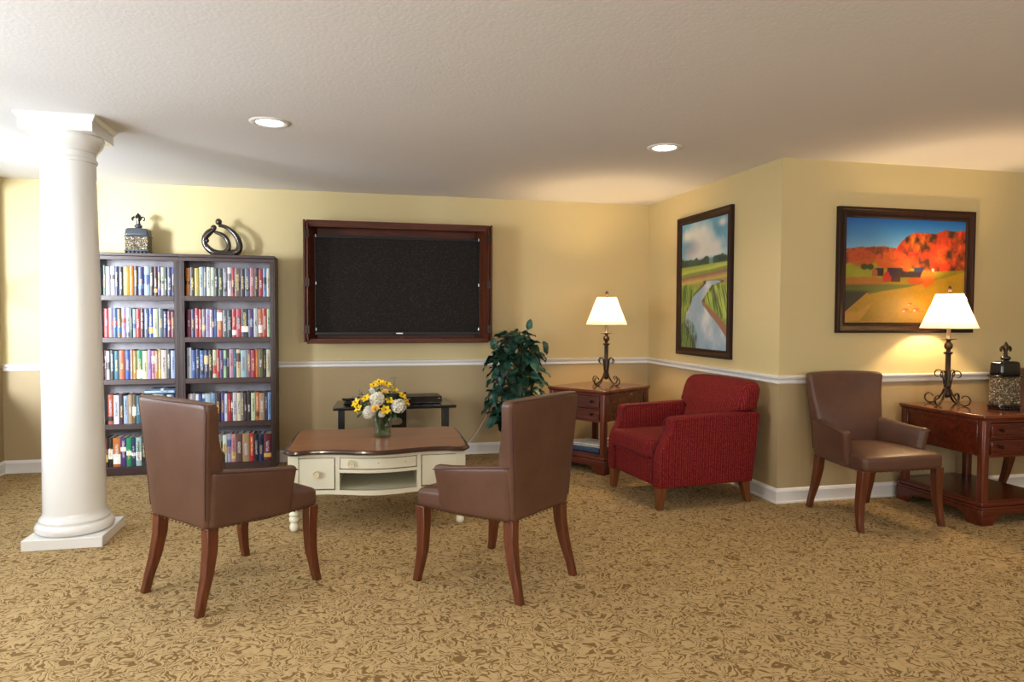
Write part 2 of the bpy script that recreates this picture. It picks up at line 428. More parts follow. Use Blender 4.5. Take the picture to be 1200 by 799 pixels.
for yy in (-4.75, -7.25):  # unseen rows of downlights, added to light the room
    for xx, w in ((-.432, 'left'), (2.04, 'middle'), (4.51, 'right')):
        downlight(xx, yy, 'lit round recessed ceiling light added out of view, %s of the %s row' % (w, 'nearer' if yy > -5 else 'rearmost'), 2)

# ------------------------------------------------------------ bookcases
CW = .756
SH = [1.481, 1.137, .792, .423, .070]      # tops of the shelves
def bookcase(x0, label):
    t = thing('bookcase', label, 'bookcase', (x0+CW/2, -.155, 0), 0, 'pair of tall dark bookcases')
    w = CW/2; d = .145
    m = MB()
    for s in (-1, 1):
        m.box(min(s*w, s*(w-.022)), max(s*w, s*(w-.022)), -d+.012, d, 0, 1.80)
        m.box(min(s*w, s*(w-.040)), max(s*w, s*(w-.040)), -d, -d+.014, .0, 1.772)
        m.box(min(s*(w-.012), s*(w-.028)), max(s*(w-.012), s*(w-.028)), -d-.003, -d, .07, 1.772)
    m.build('side_panels', 'espv', t, bevel=.002)
    m = MB(); m.box(-w+.022, w-.022, d-.012, d-.004, .03, 1.80); m.build('back_panel', 'espback', t)
    m = MB(); m.box(-w, w, -d-.008, d, 1.803, 1.826); m.box(-w, w, -d-.001, -d+.016, 1.770, 1.803); m.box(-w, w, -d-.004, -d+.016, 1.798, 1.803); m.build('top', 'esp', t, bevel=.003)
    for z in SH:
        m = MB(); zb = z-.022 if z > .1 else z-.02
        m.box(-w+.022, w-.022, -d+.016, d-.012, zb, z); m.box(-w+.040, w-.040, -d+.001, -d+.016, z-.042 if z > .1 else 0, z)
        m.build('shelf', 'esp', t, bevel=.002)
    return t
bookcase(-2.112, 'tall dark wood bookcase nearer the column, carrying the squat urn')
bookcase(-1.356, 'tall dark wood bookcase to the right, with the ring sculpture on top')

NAMED = {
 'orange': (222, 128, 44), 'charcoal': (46, 46, 52), 'yellow': (206, 170, 60), 'pale blue': (176, 200, 220), 'slate': (92, 108, 124), 'off-white': (222, 222, 216),
 'cream': (226, 220, 186), 'black': (26, 26, 30), 'dark green': (38, 74, 62), 'grey': (134, 138, 142), 'white': (236, 236, 236), 'red': (186, 40, 46), 'brown': (110, 82, 70),
 'blue-grey': (88, 108, 132), 'salmon': (196, 122, 104), 'light blue': (122, 168, 212), 'maroon': (116, 34, 48), 'navy': (36, 50, 96), 'rust': (188, 92, 62), 'lavender': (172, 158, 200),
 'blue': (50, 84, 160), 'crimson': (208, 52, 66), 'purple': (84, 54, 128), 'pale green': (196, 214, 180), 'pink': (214, 152, 160), 'teal': (34, 122, 126), 'peach': (232, 192, 160),
 'magenta': (160, 80, 120), 'olive': (110, 104, 58), 'gold': (196, 150, 66), 'tan': (190, 158, 112), 'green': (30, 150, 98), 'pale grey': (196, 202, 208), 'lilac': (186, 176, 208), 'black-red': (70, 22, 30), 'dark brown': (66, 46, 40)}
def book_mat(c, title, seed, h, w):
    M = NT('book_cover'); tc = M.node('ShaderNodeTexCoord'); sx = M.node('ShaderNodeSeparateXYZ'); M.link(tc.outputs['Object'], sx.inputs[0])
    X, Y, Z = sx.outputs; rnd = random.Random(seed)
    cb = lin(c); ct = lin(title)
    inx = M.math('LESS_THAN', M.math('ABSOLUTE', X), w*.2)
    z0 = h*rnd.uniform(.2, .4); z1 = h*rnd.uniform(.55, .9)
    inz = M.math('MULTIPLY', M.math('GREATER_THAN', Z, z0), M.math('LESS_THAN', Z, z1))
    cx = M.node('ShaderNodeCombineXYZ'); M.link(M.math('MULTIPLY', X, 230), cx.inputs[0]); M.link(M.math('MULTIPLY', Z, 200), cx.inputs[2]); cx.inputs[1].default_value = seed*3.7
    nz = M.noise(cx.outputs[0], 1.0, 0)
    fac = M.math('MULTIPLY', M.math('MULTIPLY', inx, inz), M.math('GREATER_THAN', nz, .5))
    if rnd.random() < .45:      # a colour panel on the jacket
        a = h*rnd.uniform(.0, .6); b = a+h*rnd.uniform(.1, .35)
        pan = M.math('MULTIPLY', M.math('GREATER_THAN', Z, a), M.math('LESS_THAN', Z, b))
        pc = lin(rnd.choice([(30, 30, 36), (230, 228, 220), (180, 60, 50), (60, 90, 140), (200, 170, 90), tuple(int(x*.55) for x in c)]))
    else: pan = None; pc = cb
    m1 = M.node('ShaderNodeMix', data_type='RGBA'); m1.inputs[6].default_value = (*cb, 1); m1.inputs[7].default_value = (*pc, 1)
    if pan is None: m1.inputs[0].default_value = 0
    else: M.link(pan, m1.inputs[0])
    m2 = M.node('ShaderNodeMix', data_type='RGBA'); M.link(fac, m2.inputs[0]); M.link(m1.outputs[2], m2.inputs[6]); m2.inputs[7].default_value = (*ct, 1)
    M.col(m2.outputs[2]); M.setv(Roughness=.38); return M.m
def book_mesh(w, h, d):
    mb = MB(); t = min(.003, w*.2); hw = w/2; f = -d/2
    out = [(-hw, d/2), (-hw, f+.004), (-hw*.7, f+.0012), (0, f), (hw*.7, f+.0012), (hw, f+.004), (hw, d/2), (hw-t, d/2), (hw-t, f+.008), (-hw+t, f+.008), (-hw+t, d/2)]
    n = len(out); vs = [(x, y, 0) for x, y in out]+[(x, y, h) for x, y in out]
    fs = [(i, (i+1) % n, n+(i+1) % n, n+i) for i in range(n)]
    caps = [(0, 1, 9, 10), (1, 2, 3, 9), (3, 8, 9), (3, 4, 5, 8), (5, 6, 7, 8)]
    for c in caps: fs.append(tuple(c)[::-1]); fs.append(tuple(n+i for i in c))
    mb.add(vs, fs, 0); mb.box(-hw+t, hw-t, f+.008, d/2-.004, .004, h-.004, 1)
    return mb
ORD = ['first', 'second', 'third', 'fourth', 'fifth', 'sixth', 'seventh', 'eighth', 'ninth', 'tenth', 'eleventh', 'twelfth', '13th', '14th', '15th', '16th', '17th', '18th', '19th', '20th', '21st', '22nd', '23rd', '24th', '25th']
YF = -.262           # plane of the spines
books_made = []
def shelf_books(xa, xb, z, spec, shelfname, case, seed0):
    """spec: list of 'name width [height]' ; widths are relative and fill xa..xb"""
    items = []
    for s in spec.split(','):
        p = s.split(':'); nm = p[0].strip(); wd = float(p[1]); hh = float(p[2]) if len(p) > 2 else None
        items.append((nm, wd, hh))
    tot = sum(i[1] for i in items); k = (xb-xa)/tot; x = xa; labs = []
    for i, (nm, wd, hh) in enumerate(items):
        l = items[i-1][0] if i else None; r = items[i+1][0] if i+1 < len(items) else None
        if l and r:
            if l == r: s = '%s book between two %s ones' % (nm, l)
            else: s = '%s book between %s and %s ones' % (nm, l, r)
        elif r: s = '%s book at the left end, beside a %s one' % (nm, r)
        else: s = '%s book at the right end, beside a %s one' % (nm, l)
        labs.append(s)
    for i, (nm, wd, hh) in enumerate(items):
        w = wd*k; rnd = random.Random(seed0*100+i)
        h = (hh or 1)*(.238+rnd.uniform(-.006, .006)); d = rnd.uniform(.155, .17)
        c0 = NAMED[nm]; c = tuple(max(0, min(255, int(v*.8+rnd.uniform(-10, 10)))) for v in c0)
        lum = sum(c)/3
        title = rnd.choice([(200, 196, 186), (206, 188, 120), (180, 180, 190), (190, 150, 80)]) if lum < 130 else rnd.choice([(30, 30, 40), (120, 30, 34), (50, 60, 100), (70, 50, 40)])
        o = book_mesh(w*.965, h, d).build('book', [book_mat(c, title, seed0*31+i, h, w), 'paper'], smooth=30)
        o.location = (x+w/2, YF+d/2+rnd.uniform(-.003, .004), z); x += w
        s = labs[i]; tail = ', %s shelf of %s bookcase' % (shelfname, case)
        if labs.count(s) > 1:
            s = '%s book, %s from the left' % (nm, ORD[i])
        lab = s+tail
        if len(lab.split()) > 16: lab = s+', %s shelf, %s bookcase' % (shelfname, case)
        if len(lab.split()) > 16: lab = '%s book, %s from the left, %s shelf of %s bookcase' % (nm, ORD[i], shelfname, case)
        tag(o, lab, 'book', 'books on the %s shelf of the %s bookcase' % (shelfname, case))
RA, RB_ = -1.356+.044, -1.356+CW-.044
LB_ = -1.356-.044
shelf_books(RA, RB_, SH[0], 'orange:25,charcoal:30,yellow:28,pale blue:28,slate:20,off-white:26,cream:22,black:25,dark green:30,grey:30,white:25,red:20,brown:38,charcoal:28,blue-grey:33,salmon:30,black:27,red:28,light blue:25,cream:22', 'top', 'right', 1)
shelf_books(RA, RB_, SH[1], 'maroon:28,navy:25,red:25,rust:20,grey:22,lavender:28,off-white:14,purple:12,blue:18,rust:35:.97,slate:30:.97,black:30:.96,red:28,crimson:32:1.02,charcoal:46,purple:35,pale grey:28,orange:28:.98,red:30:1.03,pale green:22', 'second', 'right', 2)
shelf_books(RA, RB_, SH[2], 'white:30:1.07,blue:28,navy:25,blue:30,navy:28,charcoal:27,cream:25,red:22,purple:25,pale green:20,black:18,pink:30,teal:18,peach:28,pale blue:40,magenta:30,red:30,orange:18,olive:35,black:20,cream:30', 'third', 'right', 3)
shelf_books(RA, RB_, SH[3], 'red:8,pale grey:28,grey:20,white:20,blue:22,off-white:20,pale blue:38,light blue:28,black:38,purple:25,white:20,red:25,charcoal:10,off-white:30,cream:25,grey:20,black-red:22,black:28,cream:30,orange:25,tan:38,navy:20,light blue:24', 'fourth', 'right', 4)
shelf_books(-1.21, RB_, SH[4], 'pink:12,white:20,cream:30,dark green:30,grey:30,white:25,lilac:25,pink:25,brown:38,tan:40,red:28,black:25,navy:30,maroon:45', 'bottom', 'right', 5)
shelf_books(-1.935, LB_, SH[0], 'dark green:15,pale grey:25,white:25,navy:22,black:28,yellow:35,orange:25,dark brown:25,navy:35,pale blue:32,charcoal:25,black-red:22,purple:20,pale green:20,charcoal:17,navy:28,blue:15', 'top', 'left', 6)
shelf_books(-1.935, LB_, SH[1], 'crimson:25,pink:22,blue:25,olive:25,lavender:25,pale grey:22,black:15,pale blue:17,red:25,black-red:22,blue-grey:25,blue:25,cream:28,slate:30,navy:22:.9,maroon:22:.91,maroon:22:.91', 'second', 'left', 7)
shelf_books(-1.935, LB_, SH[2], 'maroon:10,off-white:18,charcoal:25,teal:25,rust:33,blue:30,tan:15,orange:20,green:33,cream:30,lavender:20,pink:20,gold:20,tan:15,cream:33,charcoal:22,pale blue:27', 'third', 'left', 8)
shelf_books(-1.915, LB_-.01, SH[3], 'rust:25,white:28,black-red:22,pale blue:22,tan:20,brown:18,teal:25,orange:14,charcoal:24,white:20,cream:24,pale grey:26,navy:18,off-white:24,blue:16', 'fourth', 'left', 9)
shelf_books(-1.935, -1.63, SH[4], 'maroon:10,black:25,orange:40,purple:30,green:28,navy:22,pale grey:30,charcoal:28', 'bottom', 'left', 10)
def flat_book(x, y, z, w, d, t, rot, c, label, title=(40, 40, 60), seed=3):
    o = book_mesh(t, w, d).build('book', [book_mat(c, title, seed, w, t), 'paper'], smooth=30)
    o.rotation_euler = (0, PI/2, rot); o.location = (x-w/2*math.cos(rot), y-w/2*math.sin(rot), z+t/2); return tag(o, label, 'book')
flat_book(-1.53, YF+.10, SH[3]+.2455, .23, .16, .022, 0, (150, 176, 198), 'pale blue book lying flat on the row, fourth shelf of left bookcase', seed=5)
flat_book(-1.51, YF+.11, SH[3]+.268, .20, .15, .014, 0, (64, 78, 100), 'thin dark blue book lying flat above the pale blue one, left bookcase', seed=8)

# ------------------------------------------------------------ urns with fleur-de-lis stoppers
def urn(x, y, z, rot, w, d, zs, glaze, label, name='decorative_urn'):
    """zs: foot, mosaic top, shoulder top, neck top, total"""
    t = thing(name, label, 'urn', (x, y, z), rot); f, mt, st, nt, tt = zs; hw, hd = w/2, d/2
    m = MB(); m.box(-hw-.004, hw+.004, -hd-.004, hd+.004, f-.012, f)
    for i in range(7):
        xx = -hw+w*i/6; m.box(max(-hw, xx-.009), min(hw, xx+.009), -hd, hd, .0, f-.012)
    m.build('foot', glaze, t, bevel=.003)
    m = MB(); m.rbox((w, d, mt-f), .012, 3, 2, fn=lambda u, v, q, X, Y, Z: (X, Y, Z+(mt+f)/2)); m.build('mosaic_body', 'mosaic', t)
    m = MB(); m.box(-hw-.005, hw+.005, -hd-.005, hd+.005, mt-.003, mt+.006)
    hh = st-mt
    m.rbox((w, d, hh), .014, 4, 4, fn=lambda u, v, q, X, Y, Z: (X*(1-.07*((q+1)/2)**2), Y*(1-.10*((q+1)/2)**2), Z+mt+hh/2+.004+(.006*(1-u*u) if q > 0 else 0)))
    m.build('shoulder', glaze, t, bevel=.002)
    m = MB(); r = .026; m.lathe([(r*.9, st-.004), (r, st+.006), (r*.8, st+.014), (r*1.15, st+(nt-st)*.5), (r*1.2, nt-.008), (r*.9, nt)], 24)
    m.build('neck', glaze, t, smooth=60)
    # fleur-de-lis
    m = MB(); s = (tt-nt)/.10; b = nt
    def fl(pts, rr): m.tube([(px*s*1.1, 0, b+pz*s) for px, pz in pts], [q*s*1.25 for q in rr], 10, flat=(1, .75), up=(0, 1, 0))
    fl([(0, -.004), (0, .02), (0, .045), (0, .07), (0, .088), (0, .1)], [.008, .009, .013, .017, .009, .001])
    for q in (-1, 1):
        fl([(0, .012), (q*.008, .035), (q*.018, .056), (q*.031, .062), (q*.040, .052), (q*.040, .038), (q*.033, .030)], [.005, .007, .009, .009, .009, .007, .002])
        fl([(0, .008), (q*.012, .006), (q*.018, -.001)], [.005, .005, .003])
        fl([(0, .064), (q*.014, .074), (q*.020, .080)], [.008, .006, .001])
    m.rbox((.036*s, .016*s, .010*s), .004*s, 2, 1, fn=lambda u, v, q, X, Y, Z: (X, Y, Z+b+.018*s))
    m.build('fleur_de_lis_stopper', 'bronze' if glaze != 'slate' else 'darkglaze', t, smooth=60)
    return t
urn(-1.69, -.17, 1.826, .0, .178, .13, (.032, .142, .205, .245, .345), 'slate', 'squat pebble mosaic urn with slate top and fleur-de-lis stopper on bookcase')
urn(4.352, -2.73, .705, .05, .172, .10, (.030, .225, .320, .362, .460), 'darkglaze', 'tall pebble mosaic urn with shiny black shoulders on right side table')

# ------------------------------------------------------------ ring sculpture (family of three figures)
t = thing('ring_sculpture', 'dark abstract ring sculpture of embracing figures on right bookcase', 'sculpture', (-1.04, -.17, 1.826))
def arc(cx, cz, rx, rz, a0, a1, n, r0, r1, r2):
    P = []; R = []
    for i in range(n+1):
        f = i/n; a = math.radians(a0+(a1-a0)*f); P.append((cx+rx*math.cos(a), 0, cz+rz*math.sin(a)))
        R.append(r0*(1-2*f)+r1*2*f if f < .5 else r1*(2-2*f)+r2*(2*f-1))
    return P, R
sc = 1/133.
def SP(px, py): return ((px-458)*.322/600, (700-py)*.322/600)
m = MB()
def curve(pts, rad, n=30):
    # catmull through pixel-traced joints, given in the sculpture's own plane
    P = [Vector((*SP(a, b), 0)) for a, b in pts]; out = []; rr = []
    for i in range(len(P)-1):
        p0, p1, p2, p3 = P[max(i-1, 0)], P[i], P[i+1], P[min(i+2, len(P)-1)]
        for k in range(6):
            u = k/6; q = .5*((2*p1)+(p2-p0)*u+(2*p0-5*p1+4*p2-p3)*u*u+(3*p1-p0-3*p2+p3)*u**3)
            out.append((q.x, 0, q.y)); rr.append(rad[i]*(1-u)+rad[i+1]*u)
    out.append((P[-1].x, 0, P[-1].y)); rr.append(rad[-1]); return out, rr
k = .322/600
m1 = MB(); m1.tube(*curve([(415, 215), (480, 225), (560, 262), (650, 345), (705, 440), (722, 540), (690, 620), (600, 655), (480, 662), (380, 655), (300, 620), (235, 550), (200, 480)], [v*k*1.12 for v in (24, 26, 28, 36, 42, 46, 50, 50, 50, 50, 44, 34, 22)]), 14, flat=(1, 1), up=(0, 1, 0)); m1.build('outer_figure', 'sculpt', t, smooth=80)
m1 = MB(); m1.tube(*curve([(345, 275), (270, 330), (215, 400), (195, 480), (225, 560), (290, 625), (380, 650), (480, 645), (545, 590), (558, 510), (525, 420), (450, 355), (350, 320)], [v*k*1.15 for v in (30, 46, 44, 36, 34, 38, 40, 38, 34, 32, 30, 28, 20)]), 14, up=(0, 1, 0)); m1.build('inner_figure', 'sculpt', t, smooth=80)
for (px, py, rx, rz) in ((413, 160, 50, 54), (338, 255, 46, 48), (235, 458, 36, 36)):
    x, z = SP(px, py); mm = MB(); mm.lathe([(max(.0004, rx*k*math.sin(PI*i/12)), -rz*k*math.cos(PI*i/12)) for i in range(13)], 20, (x, 0, z)); mm.build('head', 'sculpt', t, smooth=80)
m1 = MB(); m1.rbox((.20, .07, .03), .014, 3, 3, fn=lambda u, v, w, X, Y, Z: (X+.01, Y, Z+.015)); m1.build('base', 'sculpt', t)

# ------------------------------------------------------------ television in its wall case
t = thing('television_case', 'wall hung walnut television case with its bifold doors folded open', 'television cabinet', (.464, -.09, 1.08))
X0, X1, Z0, Z1 = -.81, .81, 0, 1.07; F = -.14; B = .09
m = MB(); m.box(X0, X1, F, B, Z1-.024, Z1); m.box(X0, X1, F, B, Z0, Z0+.024); m.box(X0, X1, F-.006, F+.02, Z1-.055, Z1+.004); m.box(X0, X1, F-.006, F+.02, Z0-.004, Z0+.04)
m.box(X0, X0+.02, F, B, Z0+.024, Z1-.024); m.box(X1-.02, X1, F, B, Z0+.024, Z1-.024); m.build('case_frame', 'tvwood', t, bevel=.003)
m = MB(); m.box(X0+.02, X1-.02, B-.01, B, Z0+.024, Z1-.024); m.build('back_panel', 'tvwood', t)
for s in (-1, 1):
    m = MB(); x = s*.815
    m.box(min(x, x+s*.018), max(x, x+s*.018), -.19, .06, .01, Z1-.0); m.build('door', 'tvwoodv', t, bevel=.002)
    T = Matrix.Translation((s*.752, -.02, 0)) @ Matrix.Rotation(s*.30, 4, 'Z')
    m = MB(); m.box(-.009, .009, -.17, .06, .03, Z1-.03, T=T)
    d = MB()
    for a, b in ((.08, .50), (.57, .99)):
        e = -s*.0095; m.box(min(e, e-s*.003), max(e, e-s*.003), -.14, -.125, a, b, T=T); m.box(min(e, e-s*.003), max(e, e-s*.003), .02, .035, a, b, T=T)
        m.box(min(e, e-s*.003), max(e, e-s*.003), -.125, .02, a, a+.015, T=T); m.box(min(e, e-s*.003), max(e, e-s*.003), -.125, .02, b-.015, b, T=T)
    dd = m.build('door', 'tvwoodv', t, bevel=.0015)
    for z in (.12, .53, .95):
        h = MB(); h.box(s*.800-.016, s*.800+.016, -.200, -.190, z-.035, z+.035); h.lathe([(.005, -.035), (.005, .035)], 10, (s*.802, -.198, z)); h.build('hinge', 'knobmetal', t)
        h = MB(); h.lathe([(.006, -.012), (.006, .012)], 10, (s*.735, -.03, z)); h.build('door_catch', 'steel', t)
for xx in (-.05, .0, .05):
    pass
m = MB(); m.lathe([(.006, 0), (.006, .01)], 8, (.0, -.05, Z1-.038)); m.lathe([(.006, 0), (.006, .01)], 8, (.05, -.05, Z1-.038)); m.build('top_latch', 'steel', t)
m = MB(); m.tube([(-.03, -.06, .027), (.0, -.06, .03), (.035, -.07, .055)], .004, 6); m.tube([(-.05, -.06, .028), (-.045, -.06, .034)], .006, 6); m.build('bottom_latch', 'steel', t)
tv = thing('television', 'large flat television with a dark blank screen inside the walnut case', 'television', (.464, -.07, 1.104))
m = MB(); hw = .755; z0, z1 = .045, .93
for a, b, e, f in ((-hw, hw, z1-.02, z1), (-hw, hw, z0, z0+.026), (-hw, -hw+.018, z0+.026, z1-.02), (hw-.018, hw, z0+.026, z1-.02)): m.box(a, b, -.045, .03, e, f)
m.build('bezel', plain('tv_bezel', (8, 8, 8), .35, spec=.25), tv, bevel=.002)
m = MB(); m.box(-hw+.018, hw-.018, -.034, .02, z0+.026, z1-.02); m.build('screen', 'screen', tv, smooth=0)
m = MB(); m.box(-.3, .3, .03, .055, .25, .7); m.build('wall_mount', 'blacksatin', tv)
m = MB(); m.box(-.03, .03, -.047, -.045, z0+.008, z0+.018); m.build('badge', 'steel', tv)

# ------------------------------------------------------------ black television stand against the wall
t = thing('television_stand', 'low black glossy television stand behind the coffee table', 'stand', (.395, -.40, 0))
m = MB(); m.prism([(-.515, -.24), (-.505, -.25), (.505, -.25), (.515, -.24), (.515, -.12), (.485, .25), (-.485, .25), (-.515, -.12)], .535, .56); m.build('tabletop', 'blackgloss', t, bevel=.005)
for s in (-1, 1):
    m = MB(); m.box(s*.45-.028, s*.45+.028, -.05, .05, .02, .535); m.build('leg', 'blacksatin', t, bevel=.004)
m = MB(); m.box(-.50, .50, -.22, .24, 0, .022); m.build('lower_shelf', 'blackgloss', t, bevel=.004)
# central spine panel with a rounded cable slot
m = MB(); yq = .19
m.box(-.10, -.035, yq, yq+.02, .022, .62); m.box(.085, .115, yq, yq+.02, .022, .62); m.box(-.035, .085, yq, yq+.02, .40, .62); m.box(-.035, .085, yq, yq+.02, .022, .335)
for (cx, cz, a0) in ((.052, .367, 0), (.052, .368, -90)):
    P = [(cx+.033*math.cos(math.radians(a0+i*15)), cz+.033*math.sin(math.radians(a0+i*15))) for i in range(7)]
    m.prism(P+[(cx+.033, cz+.033 if a0 == 0 else cz-.033)], yq, yq+.02, 'y')
m.box(.100, .122, yq-.01, yq+.03, .022, .63); m.build('spine_panel', 'blackgloss', t, smooth=0)
# disc player
t = thing('disc_player', 'flat black disc player on the right of the television stand', 'disc player', (.63, -.42, .56), .03)
m = MB(); m.box(-.165, .165, -.11, .13, .006, .065)
for a in (-.14, .14):
    for b in (-.09, .1): m.lathe([(.012, 0), (.012, .008)], 10, (a, b, 0))
m.build('case', plain('player_lid', (38, 34, 32), .35, .4), t, bevel=.003)
m = MB(); m.box(-.165, .165, -.116, -.110, .008, .063); m.build('front_panel', 'blackgloss', t, bevel=.002)
m = MB(); m.box(-.14, -.11, -.1175, -.116, .045, .050); m.box(.13, .15, -.1175, -.116, .045, .050); m.build('display_marks', 'steel', t)
# cordless receiver on its cradle + dark canister
t = thing('handset_cradle', 'small black handset resting on its cradle, on the black stand', 'handset', (.005, -.42, .56), .25)
m = MB(); m.rbox((.075, .06, .018), .007, 3, 2, fn=lambda u, v, w, X, Y, Z: (X, Y, Z+.009)); m.loftsq([(0, 0, .012, .025, .02), (0, .004, .03, .02, .016)]); m.build('cradle', 'blacksatin', t)
m = MB(); m.rbox((.105, .045, .022), .009, 3, 3, fn=lambda u, v, w, X, Y, Z: (X, Y, Z+.040+.006*u*u)); m.build('handset', 'blackgloss', t)
t = thing('canister', 'short black canister with a silver lid beside the handset', 'canister', (.072, -.42, .56))
m = MB(); m.lathe([(.030, 0), (.032, .004), (.032, .045), (.028, .05)], 28); m.build('body', 'blackgloss', t)
m = MB(); m.lathe([(.026, .049), (.030, .051), (.031, .062), (.027, .068), (.012, .070)], 28); m.build('lid', 'steel', t)

# ------------------------------------------------------------ coffee table
ct = thing('coffee_table', 'cream painted coffee table with a brown wooden top and drawers', 'coffee table', (.185, -2.19, 0), math.radians(-2.5))
def bow(x): return -.07*(.5+.5*math.cos(PI*min(1, abs(x)/.36)))
def topfront(x):
    a = abs(x); y = -.022+bow(x)*1.1
    if a > .42: y -= .026*math.sin(PI*min(1, (a-.42)/.15))
    return y
out = []
N = 60
for i in range(N+1):
    x = -.535+1.07*i/N; out.append((x, topfront(x)))
out += [(.573, .035), (.573, .60), (.565, .74), (.50, .815), (.30, .80), (0, .83), (-.30, .80), (-.50, .815), (-.565, .74), (-.573, .60), (-.573, .035)]
m = MB(); n = len(out)
def inset(poly, d):
    P = []
    for i in range(len(poly)):
        a, b, c = Vector(poly[i-1]), Vector(poly[i]), Vector(poly[(i+1) % len(poly)])
        e1 = (b-a).normalized(); e2 = (c-b).normalized(); nn = Vector((-(e1+e2).y, (e1+e2).x)).normalized()
        P.append(tuple(b+nn*d))
    return P
lay = [(.008, .475), (.0, .481), (.0, .488), (.006, .492), (.010, .497), (.014, .500), (.026, .502)]
vs = []
for d, z in lay: vs += [(x, y, z) for x, y in inset(out, d)]
fs = []; mi = []
for k in range(len(lay)-1):
    for i in range(n): fs.append((k*n+i, k*n+(i+1) % n, (k+1)*n+(i+1) % n, (k+1)*n+i))
m.add(vs, fs, 1); m.add([v for v in vs[-n:]], [tuple(range(n))], 0); m.add([v for v in vs[:n]], [tuple(range(n))[::-1]], 1)
m.build('tabletop', ['coffeetop', 'coffeeedge'], ct, smooth=50)
bf = lambda x: .012+bow(x)*.85
m = MB(); D = .70
m.slab(-.50, .50, .452, .475, bf, .02, 40); m.slab(-.49, .49, .2, .250, bf, .03, 40, z0f=lambda x: .226-.006*(.5+.5*math.cos(PI*min(1, abs(x)/.45))))
for a, b in ((-.262, -.236), (.236, .262)): m.box(a, b, bf(.25), D, .250, .452)
m.slab(-.236, .236, .358, .378, lambda x: bf(x)+.002, .6, 24)
m.box(-.50, -.485, .03, D, .23, .475); m.box(.485, .50, .03, D, .23, .475); m.box(-.50, .50, D-.015, D, .23, .475)
for a, b in ((-.49, -.262), (-.236, .236), (.262, .49)): m.slab(a, b, .236, .250, lambda x: bf(x)+.02, .64, 20)
m.build('body', 'cream', ct, smooth=30)
def cfront(name, x0, x1, z0, z1):
    m = MB(); m.slab(x0, x1, z0, z1, lambda x: bf(x)-.001, .018, 16); return m.build(name, 'cream', ct, bevel=.002)
dl = cfront('door', -.482, -.268, .258, .448); dr = cfront('door', .268, .482, .258, .448); dw = cfront('drawer', -.232, .232, .384, .448)
# dark shadow gaps are real gaps; knobs:
def knob(par, x, z, y):
    m = MB(); T = Matrix.Translation((x, y, z)) @ Matrix.Rotation(PI/2, 4, 'X')
    m.lathe([(.010, -.002), (.009, .008), (.019, .012), (.022, .018), (.020, .024), (.013, .024), (.011, .021), (.006, .024), (.0005, .025)], 24, T=T); return m.build('knob', 'knobcream', par, smooth=60)
knob(dl, -.375, .355, bf(-.375)); knob(dw, -.165, .418, bf(-.165))
for x in (-.0, .165):
    m = MB(); T = Matrix.Translation((x, bf(x)-.001, .42)) @ Matrix.Rotation(PI/2, 4, 'X'); m.lathe([(.003, 0), (.003, .001)], 10, T=T); m.build('screw_hole', 'blacksatin', dw)
LEG = [(.012, .0), (.020, .006), (.024, .02), (.024, .035), (.019, .046), (.017, .052), (.020, .056), (.026, .066), (.027, .078), (.022, .088), (.018, .092), (.024, .096), (.027, .104), (.024, .112), (.017, .118), (.018, .15), (.024, .19), (.026, .205)]
for sx in (-.512, .512):
    for sy in (.035, D-.03):
        m = MB(); m.lathe([(r*1.1, z) for r, z in LEG], 24, (sx, sy, 0)); m.loftsq([(sx, sy, .205, .030, .030), (sx, sy, .475, .030, .030)]); m.build('leg', 'cream', ct, smooth=50)

# ------------------------------------------------------------ vase and cut flowers
VX, VY, VZ = .228, -1.765, .502
t = thing('glass_vase', 'square clear glass vase of water on the coffee table', 'vase', (VX, VY, VZ))
def sqring(mb, secs, closed_bottom=True, r=.012, mi=0):
    n = 5; vs = []; fs = []
    for h, z in secs:
        for q in range(4):
            for i in range(n):
                a = PI/2*q+PI/2*i/(n-1); cx = (h-r)*(1 if q in (0, 3) else -1); cy = (h-r)*(1 if q in (0, 1) else -1)
                vs.append((cx+r*math.cos(a), cy+r*math.sin(a), z))
    N = 4*n
    for k in range(len(secs)-1):
        for i in range(N): fs.append((k*N+i, k*N+(i+1) % N, (k+1)*N+(i+1) % N, (k+1)*N+i))
    fs.append(tuple(range(N))[::-1]); fs.append(tuple((len(secs)-1)*N+i for i in range(N)))
    mb.add(vs, fs, mi)
m = MB(); sqring(m, [(.053, 0), (.056, .004), (.058, .08), (.060, .165), (.056, .165), (.053, .08), (.050, .014)]); m.build('glass', 'vaseglass', t, smooth=40)
m = MB(); sqring(m, [(.0495, .0145), (.0525, .08), (.0535, .115)]); m.build('water', 'water', t, smooth=40)
def petal(mb, base, d, up, L, w, curl=.3, mi=0, fold=.15):
    d = Vector(d).normalized(); up = Vector(up); side = d.cross(up).normalized(); nrm = side.cross(d).normalized()
    base = Vector(base); rows = [(0, .25), (.3, .8), (.6, 1), (.85, .7), (1, .08)]
    vs = []
    for f, ww in rows:
        c = base+d*L*f+nrm*(-curl*L*f*f)
        vs += [c-side*w*ww/2+nrm*fold*w*ww, c, c+side*w*ww/2+nrm*fold*w*ww]
    fs = []
    for i in range(4):
        a = i*3; fs += [(a, a+1, a+4, a+3), (a+1, a+2, a+5, a+4)]
    mb.add(vs, fs, mi)
def fpos(px, py, dy): return Vector((VX+(px-448)/172, VY+dy, VZ+(513-py)/172))
def stem_to(mb, p, i):
    a = i*2.4; b = Vector((VX+.030*math.cos(a), VY+.030*math.sin(a), VZ+.02)); mid = Vector((VX+(p.x-VX)*.22, VY+(p.y-VY)*.22, VZ+.165))
    mid.x = max(VX-.042, min(VX+.042, mid.x)); mid.y = max(VY-.042, min(VY+.042, mid.y))
    mb.tube([b, (b+mid)/2, mid, (mid+p)/2+Vector((0, 0, .012)), p], .0024, 6)
